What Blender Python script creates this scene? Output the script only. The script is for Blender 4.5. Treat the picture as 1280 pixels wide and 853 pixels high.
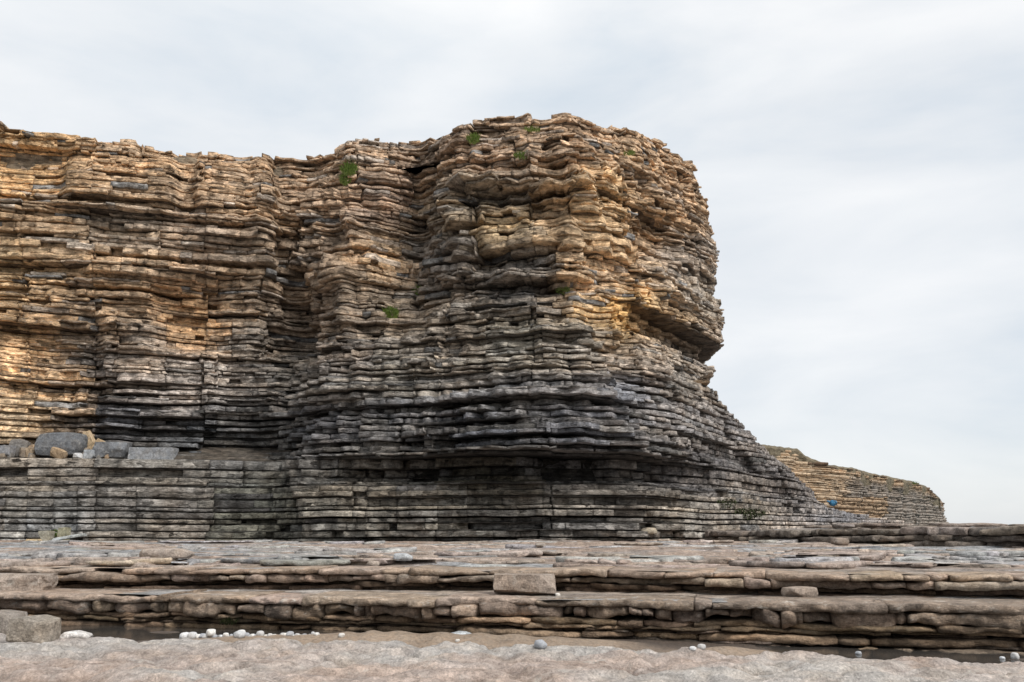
import bpy, math, random, time
import numpy as np
from mathutils import Vector, noise as mnoise
T_START = time.time()
rng = np.random.default_rng(7)
random.seed(7)
scene = bpy.context.scene
for o in list(bpy.data.objects):
    bpy.data.objects.remove(o)
C = scene.collection

# ------------------------------------------------------------------ camera
F = 1005.0
PITCH = math.radians(13.1)
CP, SP = math.cos(PITCH), math.sin(PITCH)
ZC = 1.6
cd = bpy.data.cameras.new('camera')
cam = bpy.data.objects.new('camera', cd)
C.objects.link(cam)
cd.sensor_width = 36
cd.lens = F / 1280 * 36
cd.clip_end = 9000
cam.location = (0, 0, ZC)
cam.rotation_euler = (math.pi / 2 + PITCH, 0, 0)
scene.camera = cam

# ------------------------------------------------------------------ sky
SUN_EL, SUN_AZ = math.radians(48), math.radians(136)      # azimuth clockwise from +Y
w = bpy.data.worlds.new("World")
scene.world = w
w.use_nodes = True
nt = w.node_tree
nt.nodes.clear()
N = nt.nodes.new
L = nt.links.new
out = N('ShaderNodeOutputWorld')
bg = N('ShaderNodeBackground')
bg.inputs['Strength'].default_value = 0.10
sky = N('ShaderNodeTexSky')
sky.sky_type = 'NISHITA'
sky.sun_disc = False
sky.sun_elevation = SUN_EL
sky.sun_rotation = SUN_AZ
tc = N('ShaderNodeTexCoord')
mp = N('ShaderNodeMapping')
mp.inputs['Scale'].default_value = (1.0, 1.0, 3.2)
mp.inputs['Rotation'].default_value = (0, math.radians(-8), 0)
n1 = N('ShaderNodeTexNoise')
n1.inputs['Scale'].default_value = 2.3
n1.inputs['Detail'].default_value = 9
n1.inputs['Roughness'].default_value = 0.52
n1.inputs['Distortion'].default_value = 0.35
cr = N('ShaderNodeValToRGB')
e = cr.color_ramp.elements
e[0].position = 0.30
e[0].color = (7.2, 8.0, 8.8, 1)
e[1].position = 0.66
e[1].color = (10.2, 10.3, 10.4, 1)
m_ = e.new(0.47)
m_.color = (8.9, 9.25, 9.6, 1)
n2 = N('ShaderNodeTexNoise')
n2.inputs['Scale'].default_value = 1.1
n2.inputs['Detail'].default_value = 4
cr2 = N('ShaderNodeValToRGB')
cr2.color_ramp.elements[0].position = 0.35
cr2.color_ramp.elements[0].color = (0.86,) * 3 + (1,)
cr2.color_ramp.elements[1].position = 0.6
cr2.color_ramp.elements[1].color = (0.97,) * 3 + (1,)
mx = N('ShaderNodeMix')
mx.data_type = 'RGBA'
L(tc.outputs['Generated'], mp.inputs['Vector'])
L(mp.outputs[0], n1.inputs['Vector'])
L(mp.outputs[0], n2.inputs['Vector'])
L(n1.outputs['Fac'], cr.inputs['Fac'])
L(n2.outputs['Fac'], cr2.inputs['Fac'])
sp = N('ShaderNodeSeparateXYZ')
L(tc.outputs['Generated'], sp.inputs[0])
hz = N('ShaderNodeMapRange')
hz.inputs['From Min'].default_value = 0.0
hz.inputs['From Max'].default_value = 0.40
hz.inputs['To Min'].default_value = 0.80
hz.inputs['To Max'].default_value = 1.0
L(sp.outputs['Z'], hz.inputs['Value'])
hm = N('ShaderNodeMath')
hm.operation = 'MULTIPLY'
L(cr2.outputs[0], hm.inputs[0])
L(hz.outputs[0], hm.inputs[1])
L(hm.outputs[0], mx.inputs['Factor'])
L(sky.outputs[0], mx.inputs[6])
L(cr.outputs[0], mx.inputs[7])
L(mx.outputs[2], bg.inputs['Color'])
L(bg.outputs[0], out.inputs['Surface'])

# ------------------------------------------------------------------ sun
sd = bpy.data.lights.new('sun', 'SUN')
sd.energy = 3.7
sd.angle = math.radians(26)
sd.color = (1.0, 0.97, 0.93)
sun = bpy.data.objects.new('sun', sd)
C.objects.link(sun)
sv = Vector((math.sin(SUN_AZ) * math.cos(SUN_EL), math.cos(SUN_AZ) * math.cos(SUN_EL), math.sin(SUN_EL)))
sun.rotation_euler = sv.to_track_quat('Z', 'Y').to_euler()
sun.location = (60, -30, 80)

scene.view_settings.view_transform = 'Standard'
scene.view_settings.look = 'None'
scene.view_settings.exposure = 0.0
scene.view_settings.gamma = 1
scene.view_settings.use_curve_mapping = False


# ------------------------------------------------------------------ helpers
def lin(c):
    c = np.asarray(c, float) / 255.0
    return np.where(c <= 0.04045, c / 12.92, ((c + 0.055) / 1.055) ** 2.4)


def hash3(ix, iy, iz, seed):
    h = (ix.astype(np.int64) * 374761393 + iy.astype(np.int64) * 668265263 + iz.astype(np.int64) * 2147483647 + seed * 1274126177) & 0xFFFFFFFF
    h = ((h ^ (h >> 13)) * 1274126177) & 0xFFFFFFFF
    h = ((h ^ (h >> 15)) * 2246822519) & 0xFFFFFFFF
    h = h ^ (h >> 16)
    return (h & 0xFFFFFF) / float(0xFFFFFF)


def vnoise(x, y, z, seed=0):
    """smooth value noise in -1..1"""
    x, y, z = np.broadcast_arrays(np.asarray(x, float), np.asarray(y, float), np.asarray(z, float))
    ix, iy, iz = np.floor(x).astype(np.int64), np.floor(y).astype(np.int64), np.floor(z).astype(np.int64)
    fx, fy, fz = x - ix, y - iy, z - iz
    fx, fy, fz = [f * f * (3 - 2 * f) for f in (fx, fy, fz)]
    r = 0
    for dx in (0, 1):
        wx = fx if dx else 1 - fx
        for dy in (0, 1):
            wy = fy if dy else 1 - fy
            for dz in (0, 1):
                wz = fz if dz else 1 - fz
                r = r + wx * wy * wz * hash3(ix + dx, iy + dy, iz + dz, seed)
    return r * 2 - 1


def fbm(x, y, z, seed=0, octaves=3):
    a, s, r = 1.0, 0.0, 0
    for i in range(octaves):
        r = r + a * vnoise(x * 2 ** i + 17.3 * i, y * 2 ** i + 5.1 * i, z * 2 ** i, seed + i)
        s += a
        a *= 0.5
    return r / s


def project(x, y, z):
    """world -> photograph column and row (1280 x 853)"""
    zz = z - ZC
    d = y * CP + zz * SP
    v = -y * SP + zz * CP
    return 640 + F * x / d, 426.5 - F * v / d


def x_at(px, Y, zr):
    return (px - 640) / F * (Y * CP + zr * SP)


def elev(py):
    """slope (dz per metre of distance) of the ray through a row on the centre column"""
    return math.tan(PITCH + math.atan((426.5 - py) / F))


def on_plane(px, py, z):
    """the point at height z under the pixel"""
    a, b = (px - 640) / F, (426.5 - py) / F
    d = Vector((a, CP - b * SP, SP + b * CP))
    k = (z - ZC) / d.z
    return Vector((d.x * k, d.y * k, z))


def smooth(a, b, x):
    t = np.clip((x - a) / (b - a), 0, 1)
    return t * t * (3 - 2 * t)


def mesh_obj(name, V, FA, mat, col=None, parent=None, smooth_shade=False, loops=None, origin=None):
    """one mesh object; FA is an (n,4) quad array or a list of polygons"""
    V = np.asarray(V, np.float32)
    if origin is not None:
        V = V - np.asarray(origin, np.float32)
    me = bpy.data.meshes.new(name)
    if isinstance(FA, np.ndarray):
        nf, k = FA.shape
        me.vertices.add(len(V))
        me.vertices.foreach_set('co', V.ravel())
        me.loops.add(nf * k)
        me.loops.foreach_set('vertex_index', FA.astype(np.int32).ravel())
        me.polygons.add(nf)
        me.polygons.foreach_set('loop_start', np.arange(0, nf * k, k, dtype=np.int32))
        me.update(calc_edges=True)
    else:
        me.from_pydata([tuple(map(float, v)) for v in V], [], [tuple(map(int, f)) for f in FA])
        me.update()
    if col is not None:
        at = me.color_attributes.new('col', 'FLOAT_COLOR', 'POINT')
        at.data.foreach_set('color', np.asarray(col, np.float32).ravel())
    me.materials.append(mat)
    if smooth_shade:
        me.polygons.foreach_set('use_smooth', np.ones(len(me.polygons), bool))
    ob = bpy.data.objects.new(name, me)
    if origin is not None:
        ob.location = origin
    C.objects.link(ob)
    if parent is not None:
        ob.parent = parent
    return ob


def tag(o, label=None, cat=None, group=None, kind=None):
    if label:
        o['label'] = label
    if cat:
        o['category'] = cat
    if group:
        o['group'] = group
    if kind:
        o['kind'] = kind
    return o


# ------------------------------------------------------------------ materials
def rock_material(name, grain=1.0, bump=0.6, crack=0.35, bdist=0.10, speck=0.25, chip=0.9, chip_scale=2.0, lichen=True, laminate=7.0, rough=0.9, contrast=1.0, wet=False):
    m = bpy.data.materials.new(name)
    m.use_nodes = True
    t = m.node_tree
    b = t.nodes['Principled BSDF']
    N, L = t.nodes.new, t.links.new
    at = N('ShaderNodeAttribute')
    at.attribute_name = 'col'
    geo = N('ShaderNodeNewGeometry')
    mp = N('ShaderNodeMapping')
    mp.inputs['Scale'].default_value = (1, 1, laminate)
    L(geo.outputs['Position'], mp.inputs['Vector'])
    a = N('ShaderNodeTexNoise')
    a.inputs['Scale'].default_value = 0.9 * grain
    a.inputs['Detail'].default_value = 8
    a.inputs['Roughness'].default_value = 0.62
    L(mp.outputs[0], a.inputs['Vector'])
    c = N('ShaderNodeTexNoise')
    c.inputs['Scale'].default_value = 2.6 * grain
    c.inputs['Detail'].default_value = 10
    c.inputs['Roughness'].default_value = 0.7
    L(geo.outputs['Position'], c.inputs['Vector'])
    r1 = N('ShaderNodeMapRange')
    r1.inputs['From Min'].default_value = 0.3
    r1.inputs['From Max'].default_value = 0.7
    r1.inputs['To Min'].default_value = 1 - 0.42 * contrast
    r1.inputs['To Max'].default_value = 1 + 0.42 * contrast
    L(a.outputs['Fac'], r1.inputs['Value'])
    r2 = N('ShaderNodeMapRange')
    r2.inputs['From Min'].default_value = 0.3
    r2.inputs['From Max'].default_value = 0.7
    r2.inputs['To Min'].default_value = 1 - 0.38 * contrast
    r2.inputs['To Max'].default_value = 1 + 0.38 * contrast
    L(c.outputs['Fac'], r2.inputs['Value'])
    mu = N('ShaderNodeMath')
    mu.operation = 'MULTIPLY'
    L(r1.outputs[0], mu.inputs[0])
    L(r2.outputs[0], mu.inputs[1])
    vm = N('ShaderNodeVectorMath')
    vm.operation = 'SCALE'
    L(at.outputs['Color'], vm.inputs[0])
    sk = N('ShaderNodeTexNoise')
    sk.inputs['Scale'].default_value = 7.0 * grain
    sk.inputs['Detail'].default_value = 6
    sk.inputs['Roughness'].default_value = 0.85
    L(geo.outputs['Position'], sk.inputs['Vector'])
    kr = N('ShaderNodeMapRange')
    kr.inputs['From Min'].default_value = 0.38
    kr.inputs['From Max'].default_value = 0.62
    kr.inputs['To Min'].default_value = 1 - speck
    kr.inputs['To Max'].default_value = 1 + speck
    L(sk.outputs['Fac'], kr.inputs['Value'])
    mu2 = N('ShaderNodeMath')
    mu2.operation = 'MULTIPLY'
    L(mu.outputs[0], mu2.inputs[0])
    L(kr.outputs[0], mu2.inputs[1])
    L(mu2.outputs[0], vm.inputs['Scale'])
    colout = vm.outputs[0]
    if laminate > 4:
        m3 = N('ShaderNodeMapping')
        m3.inputs['Scale'].default_value = (0.55, 0.55, 9.0)
        L(geo.outputs['Position'], m3.inputs['Vector'])
        ln = N('ShaderNodeTexNoise')
        ln.inputs['Scale'].default_value = 1.0
        ln.inputs['Detail'].default_value = 5
        ln.inputs['Roughness'].default_value = 0.6
        L(m3.outputs[0], ln.inputs['Vector'])
        sb = N('ShaderNodeMath')
        sb.operation = 'SUBTRACT'
        sb.inputs[1].default_value = 0.5
        L(ln.outputs['Fac'], sb.inputs[0])
        ab = N('ShaderNodeMath')
        ab.operation = 'ABSOLUTE'
        L(sb.outputs[0], ab.inputs[0])
        lr_ = N('ShaderNodeMapRange')
        lr_.inputs['From Min'].default_value = 0.004
        lr_.inputs['From Max'].default_value = 0.028
        lr_.inputs['To Min'].default_value = 0.50
        lr_.inputs['To Max'].default_value = 1.0
        L(ab.outputs[0], lr_.inputs['Value'])
        v3 = N('ShaderNodeVectorMath')
        v3.operation = 'SCALE'
        L(colout, v3.inputs[0])
        L(lr_.outputs[0], v3.inputs['Scale'])
        colout = v3.outputs[0]
    if laminate > 4:
        m4 = N('ShaderNodeMapping')
        m4.inputs['Scale'].default_value = (0.9, 0.9, 0.16)
        L(geo.outputs['Position'], m4.inputs['Vector'])
        sn = N('ShaderNodeTexNoise')
        sn.inputs['Scale'].default_value = 1.0
        sn.inputs['Detail'].default_value = 7
        sn.inputs['Roughness'].default_value = 0.6
        L(m4.outputs[0], sn.inputs['Vector'])
        sr = N('ShaderNodeMapRange')
        sr.inputs['From Min'].default_value = 0.34
        sr.inputs['From Max'].default_value = 0.62
        sr.inputs['To Min'].default_value = 0.66
        sr.inputs['To Max'].default_value = 1.14
        L(sn.outputs['Fac'], sr.inputs['Value'])
        v4 = N('ShaderNodeVectorMath')
        v4.operation = 'SCALE'
        L(colout, v4.inputs[0])
        L(sr.outputs[0], v4.inputs['Scale'])
        colout = v4.outputs[0]
    # iron staining: slow hue drift
    h = N('ShaderNodeTexNoise')
    h.inputs['Scale'].default_value = 0.55 * grain
    h.inputs['Detail'].default_value = 6
    L(geo.outputs['Position'], h.inputs['Vector'])
    hr = N('ShaderNodeMapRange')
    hr.inputs['From Min'].default_value = 0.42
    hr.inputs['From Max'].default_value = 0.68
    hr.inputs['To Min'].default_value = 0.0
    hr.inputs['To Max'].default_value = 0.55
    L(h.outputs['Fac'], hr.inputs['Value'])
    st = N('ShaderNodeMix')
    st.data_type = 'RGBA'
    st.blend_type = 'MULTIPLY'
    st.inputs[7].default_value = (1.05, 0.95, 0.84, 1)
    L(hr.outputs[0], st.inputs['Factor'])
    L(colout, st.inputs[6])
    colout = st.outputs[2]
    if lichen:
        li = N('ShaderNodeTexNoise')
        li.inputs['Scale'].default_value = 3.3
        li.inputs['Detail'].default_value = 9
        li.inputs['Roughness'].default_value = 0.75
        L(mp.outputs[0], li.inputs['Vector'])
        lr = N('ShaderNodeMapRange')
        lr.inputs['From Min'].default_value = 0.56
        lr.inputs['From Max'].default_value = 0.66
        L(li.outputs['Fac'], lr.inputs['Value'])
        lm = N('ShaderNodeMath')
        lm.operation = 'MULTIPLY'
        L(lr.outputs[0], lm.inputs[0])
        L(at.outputs['Alpha'], lm.inputs[1])
        mm = N('ShaderNodeMix')
        mm.data_type = 'RGBA'
        mm.inputs[7].default_value = (0.60, 0.56, 0.50, 1)
        L(lm.outputs[0], mm.inputs['Factor'])
        L(colout, mm.inputs[6])
        colout = mm.outputs[2]
    L(colout, b.inputs['Base Color'])
    b.inputs['Roughness'].default_value = rough
    b.inputs['Specular IOR Level'].default_value = 0.25
    # relief
    f1 = N('ShaderNodeTexNoise')
    f1.inputs['Scale'].default_value = 5 * grain
    f1.inputs['Detail'].default_value = 10
    f1.inputs['Roughness'].default_value = 0.68
    L(mp.outputs[0], f1.inputs['Vector'])
    f2 = N('ShaderNodeTexVoronoi')
    f2.feature = 'DISTANCE_TO_EDGE'
    f2.inputs['Scale'].default_value = 1.5 * grain
    L(mp.outputs[0], f2.inputs['Vector'])
    fr = N('ShaderNodeMapRange')
    fr.inputs['From Max'].default_value = 0.06
    fr.inputs['To Max'].default_value = crack
    L(f2.outputs['Distance'], fr.inputs['Value'])
    ad = N('ShaderNodeMath')
    ad.operation = 'ADD'
    L(f1.outputs['Fac'], ad.inputs[0])
    L(fr.outputs[0], ad.inputs[1])
    bp = N('ShaderNodeBump')
    bp.inputs['Strength'].default_value = bump
    bp.inputs['Distance'].default_value = bdist / grain
    L(ad.outputs[0], bp.inputs['Height'])
    vm5 = N('ShaderNodeMapping')
    vm5.inputs['Scale'].default_value = (1, 1, 2.6 if laminate > 1 else 1.2)
    L(geo.outputs['Position'], vm5.inputs['Vector'])
    wn = N('ShaderNodeTexNoise')
    wn.inputs['Scale'].default_value = 3 * grain
    wn.inputs['Detail'].default_value = 3
    L(vm5.outputs[0], wn.inputs['Vector'])
    wm = N('ShaderNodeMix')
    wm.data_type = 'RGBA'
    wm.blend_type = 'LINEAR_LIGHT'
    wm.inputs['Factor'].default_value = 0.12 / grain
    L(vm5.outputs[0], wm.inputs[6])
    L(wn.outputs['Color'], wm.inputs[7])
    vc = N('ShaderNodeTexVoronoi')
    vc.inputs['Scale'].default_value = chip_scale * grain
    L(wm.outputs[2], vc.inputs['Vector'])
    s5 = N('ShaderNodeVectorMath')
    s5.operation = 'SUBTRACT'
    s5.inputs[1].default_value = (0.5, 0.5, 0.5)
    L(vc.outputs['Color'], s5.inputs[0])
    k5 = N('ShaderNodeVectorMath')
    k5.operation = 'SCALE'
    k5.inputs['Scale'].default_value = chip
    L(s5.outputs[0], k5.inputs[0])
    a5 = N('ShaderNodeVectorMath')
    a5.operation = 'ADD'
    L(bp.outputs[0], a5.inputs[0])
    L(k5.outputs[0], a5.inputs[1])
    n5 = N('ShaderNodeVectorMath')
    n5.operation = 'NORMALIZE'
    L(a5.outputs[0], n5.inputs[0])
    L(n5.outputs[0], b.inputs['Normal'])
    return m


M_CLIFF = rock_material('cliff_rock', grain=1.0, bump=1.0, chip=1.15, contrast=1.15, laminate=4.5)
M_PLAT = rock_material('platform_rock', grain=2.6, speck=0.35, bump=1.0, bdist=0.2, chip=0.7, chip_scale=1.3, crack=0.08, laminate=3.0, lichen=True, contrast=0.8)
M_FORE = rock_material('shelf_rock', grain=4.0, speck=0.30, bump=1.0, bdist=0.34, chip=0.35, crack=0.06, laminate=1.0, lichen=True, contrast=0.55)
M_STONE = rock_material('loose_stone', grain=4.0, speck=0.35, bump=0.8, chip=0.45, bdist=0.2, crack=0.03, laminate=1.0, lichen=True, contrast=0.7)
M_PEB = rock_material('pale_pebble', grain=6.0, chip=0.05, bump=0.15, laminate=1.0, lichen=False, contrast=0.22)
M_FAR = rock_material('far_rock', grain=0.35, bump=0.6, chip=0.8, laminate=4.0, contrast=0.7)


def plain(name, c, rough=0.8, var=0.3, scale=20):
    m = bpy.data.materials.new(name)
    m.use_nodes = True
    t = m.node_tree
    b = t.nodes['Principled BSDF']
    n = t.nodes.new('ShaderNodeTexNoise')
    n.inputs['Scale'].default_value = scale
    n.inputs['Detail'].default_value = 6
    r = t.nodes.new('ShaderNodeValToRGB')
    r.color_ramp.elements[0].position = 0.3
    r.color_ramp.elements[1].position = 0.7
    r.color_ramp.elements[0].color = tuple(x * (1 - var) for x in c) + (1,)
    r.color_ramp.elements[1].color = tuple(x * (1 + var) for x in c) + (1,)
    g = t.nodes.new('ShaderNodeNewGeometry')
    t.links.new(g.outputs['Position'], n.inputs['Vector'])
    t.links.new(n.outputs['Fac'], r.inputs['Fac'])
    t.links.new(r.outputs[0], b.inputs['Base Color'])
    b.inputs['Roughness'].default_value = rough
    b.inputs['Specular IOR Level'].default_value = 0.25
    return m


M_GRASS = plain('grass_green', (0.21, 0.29, 0.08), 0.7, 0.4, 9)
M_WEED = plain('seaweed_green', (0.045, 0.055, 0.02), 0.7, 0.4, 9)
M_BLUE = plain('blue_cloth', (0.035, 0.14, 0.25), 0.7, 0.3, 14)
M_STRAP = plain('dark_strap', (0.03, 0.05, 0.06), 0.7, 0.3, 14)
M_WATER = bpy.data.materials.new('sea_water')
M_WATER.use_nodes = True
_b = M_WATER.node_tree.nodes['Principled BSDF']
_b.inputs['Base Color'].default_value = (0.10, 0.14, 0.15, 1)
_b.inputs['Roughness'].default_value = 0.12
_n = M_WATER.node_tree.nodes.new('ShaderNodeTexNoise')
_n.inputs['Scale'].default_value = 60
_n.inputs['Detail'].default_value = 5
_bp = M_WATER.node_tree.nodes.new('ShaderNodeBump')
_bp.inputs['Strength'].default_value = 0.35
M_WATER.node_tree.links.new(_n.outputs['Fac'], _bp.inputs['Height'])
M_WATER.node_tree.links.new(_bp.outputs[0], _b.inputs['Normal'])

# ------------------------------------------------------------------ colours of the rock where it stands, sampled lit: local light and shade included
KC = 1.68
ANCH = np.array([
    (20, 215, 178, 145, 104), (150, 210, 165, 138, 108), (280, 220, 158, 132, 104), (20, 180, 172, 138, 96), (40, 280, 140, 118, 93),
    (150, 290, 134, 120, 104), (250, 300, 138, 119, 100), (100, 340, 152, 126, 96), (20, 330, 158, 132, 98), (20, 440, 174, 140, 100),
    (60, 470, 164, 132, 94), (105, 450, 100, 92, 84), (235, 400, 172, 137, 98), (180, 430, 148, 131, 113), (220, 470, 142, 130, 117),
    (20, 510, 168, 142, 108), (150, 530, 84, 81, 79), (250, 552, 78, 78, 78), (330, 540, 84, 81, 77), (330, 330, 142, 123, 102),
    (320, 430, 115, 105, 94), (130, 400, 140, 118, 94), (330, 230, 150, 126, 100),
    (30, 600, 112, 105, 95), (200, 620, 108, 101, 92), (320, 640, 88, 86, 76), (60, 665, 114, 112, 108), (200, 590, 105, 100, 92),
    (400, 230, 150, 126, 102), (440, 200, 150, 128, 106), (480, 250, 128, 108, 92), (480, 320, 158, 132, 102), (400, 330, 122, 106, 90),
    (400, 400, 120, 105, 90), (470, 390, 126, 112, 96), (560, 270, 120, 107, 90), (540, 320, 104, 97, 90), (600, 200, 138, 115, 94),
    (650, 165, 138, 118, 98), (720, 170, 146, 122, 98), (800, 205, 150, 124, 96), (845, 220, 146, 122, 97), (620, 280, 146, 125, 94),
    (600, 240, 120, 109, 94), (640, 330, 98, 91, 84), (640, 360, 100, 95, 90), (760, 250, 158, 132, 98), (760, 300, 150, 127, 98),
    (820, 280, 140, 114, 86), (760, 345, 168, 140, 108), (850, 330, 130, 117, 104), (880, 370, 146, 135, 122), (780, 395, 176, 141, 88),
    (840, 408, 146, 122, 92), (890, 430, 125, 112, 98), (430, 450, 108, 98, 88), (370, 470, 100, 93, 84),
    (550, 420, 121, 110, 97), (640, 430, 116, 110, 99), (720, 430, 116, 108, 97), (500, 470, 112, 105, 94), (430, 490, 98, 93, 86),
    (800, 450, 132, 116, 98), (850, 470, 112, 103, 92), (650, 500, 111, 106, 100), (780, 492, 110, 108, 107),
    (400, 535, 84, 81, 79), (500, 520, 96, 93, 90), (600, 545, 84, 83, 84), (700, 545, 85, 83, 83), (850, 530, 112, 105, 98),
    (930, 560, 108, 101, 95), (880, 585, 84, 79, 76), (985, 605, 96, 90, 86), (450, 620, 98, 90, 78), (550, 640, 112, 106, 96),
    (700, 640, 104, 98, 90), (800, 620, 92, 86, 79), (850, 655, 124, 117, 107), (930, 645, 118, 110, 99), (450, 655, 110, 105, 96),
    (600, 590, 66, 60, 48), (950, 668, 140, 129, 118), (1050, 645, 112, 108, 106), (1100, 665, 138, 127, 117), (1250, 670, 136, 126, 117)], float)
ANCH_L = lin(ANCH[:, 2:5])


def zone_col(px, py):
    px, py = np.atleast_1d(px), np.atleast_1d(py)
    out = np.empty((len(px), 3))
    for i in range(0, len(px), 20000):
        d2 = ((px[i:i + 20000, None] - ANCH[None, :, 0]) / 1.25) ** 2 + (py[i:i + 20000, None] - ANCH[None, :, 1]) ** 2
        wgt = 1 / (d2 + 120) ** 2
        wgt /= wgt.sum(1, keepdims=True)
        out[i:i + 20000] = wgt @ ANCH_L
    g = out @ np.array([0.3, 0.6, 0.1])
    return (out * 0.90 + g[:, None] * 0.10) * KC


# relief of the face, metres outward: px, py, rx, ry, amount (soft-edged boxes)
RELIEF = [
    (30, 215, 48, 34, -0.9), (205, 235, 130, 42, 0.35), (232, 225, 12, 45, -0.9), (260, 300, 60, 10, 0.3), (250, 240, 60, 40, 0.25),
    (235, 395, 42, 42, -1.1), (170, 425, 45, 60, 0.5), (40, 455, 42, 42, -1.0), (105, 470, 22, 70, -0.5), (35, 510, 55, 30, -0.8),
    (120, 545, 80, 20, -0.6), (250, 545, 90, 14, -0.6), (190, 335, 90, 8, 0.55), (100, 262, 90, 6, 0.5), (330, 260, 14, 110, 0.6), (352, 250, 10, 90, -0.6),
    (318, 400, 20, 90, 0.3), (290, 470, 16, 70, -0.4),
    (395, 300, 10, 60, 0.8), (372, 360, 10, 80, -0.7), (420, 400, 14, 80, 0.7), (445, 230, 26, 30, -0.5),
    (610, 222, 50, 9, 0.9), (620, 240, 60, 7, -0.7), (690, 232, 36, 8, 0.8), (600, 262, 45, 9, 0.6), (690, 262, 30, 8, -0.9), (640, 205, 60, 8, -0.4),
    (650, 300, 70, 22, 0.5), (620, 322, 70, 9, -0.9), (680, 345, 60, 7, 0.7), (640, 356, 100, 6, -0.8), (600, 385, 90, 10, 0.3),
    (800, 255, 16, 40, -0.6), (770, 290, 30, 30, 0.4), (820, 300, 26, 26, -0.5), (850, 350, 30, 25, 0.4),
    (640, 415, 110, 6, 0.4), (660, 440, 120, 5, -0.5), (600, 455, 90, 6, 0.4), (700, 470, 120, 5, 0.4), (620, 490, 150, 6, 0.3), (700, 508, 120, 5, -0.5),
    (620, 540, 120, 6, 0.9), (640, 562, 100, 8, 0.7), (470, 545, 60, 6, -0.6), (560, 555, 90, 4, -0.7), (520, 575, 80, 6, 0.5), (760, 560, 90, 12, 0.5),
]
LEDGY = [(30, 215, 60, 40, 0.10), (170, 215, 150, 30, 0.22), (300, 225, 60, 40, 0.25), (150, 290, 170, 30, 0.75), (150, 350, 120, 30, 0.6), (235, 400, 40, 40, 0.15),
         (30, 450, 50, 40, 0.12), (30, 515, 60, 22, 0.12), (120, 470, 40, 60, 0.75), (220, 540, 130, 20, 0.8), (400, 390, 60, 110, 0.9), (470, 350, 50, 60, 0.45),
         (470, 240, 60, 40, 0.3), (560, 300, 40, 80, 0.9), (640, 240, 80, 40, 1.0), (640, 345, 90, 22, 0.9), (640, 300, 60, 18, 0.3), (780, 300, 60, 90, 0.6),
         (770, 350, 50, 18, 0.25), (860, 340, 40, 60, 0.6), (650, 420, 130, 40, 0.6), (600, 530, 200, 40, 0.8), (870, 550, 80, 50, 0.3), (170, 620, 180, 45, 0.12),
         (560, 640, 200, 25, 0.4), (700, 170, 130, 25, 0.3)]
ZIG = [(640, 240, 100, 60, 0.60), (560, 290, 40, 80, 0.5), (400, 380, 60, 120, 0.55), (330, 300, 30, 100, 0.3), (640, 350, 100, 30, 0.45), (600, 450, 160, 80, 0.45),
       (560, 550, 180, 50, 0.55), (790, 560, 60, 30, 0.4), (600, 640, 250, 30, 0.3), (800, 300, 60, 100, 0.35), (100, 450, 50, 90, 0.4)]


def boxmap(tab, px, py, base=0.0, additive=True):
    r = np.full(np.shape(px), base, float)
    wsum = np.full(np.shape(px), 0.25, float)
    acc = wsum * base
    for (a, b, rx, ry, v) in tab:
        q = np.maximum(np.abs(px - a) / rx, np.abs(py - b) / ry)
        k = 1 - smooth(0.75, 1.25, q)
        if additive:
            r = r + v * k
        else:
            acc = acc + k * v
            wsum = wsum + k
    return r if additive else acc / wsum


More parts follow.
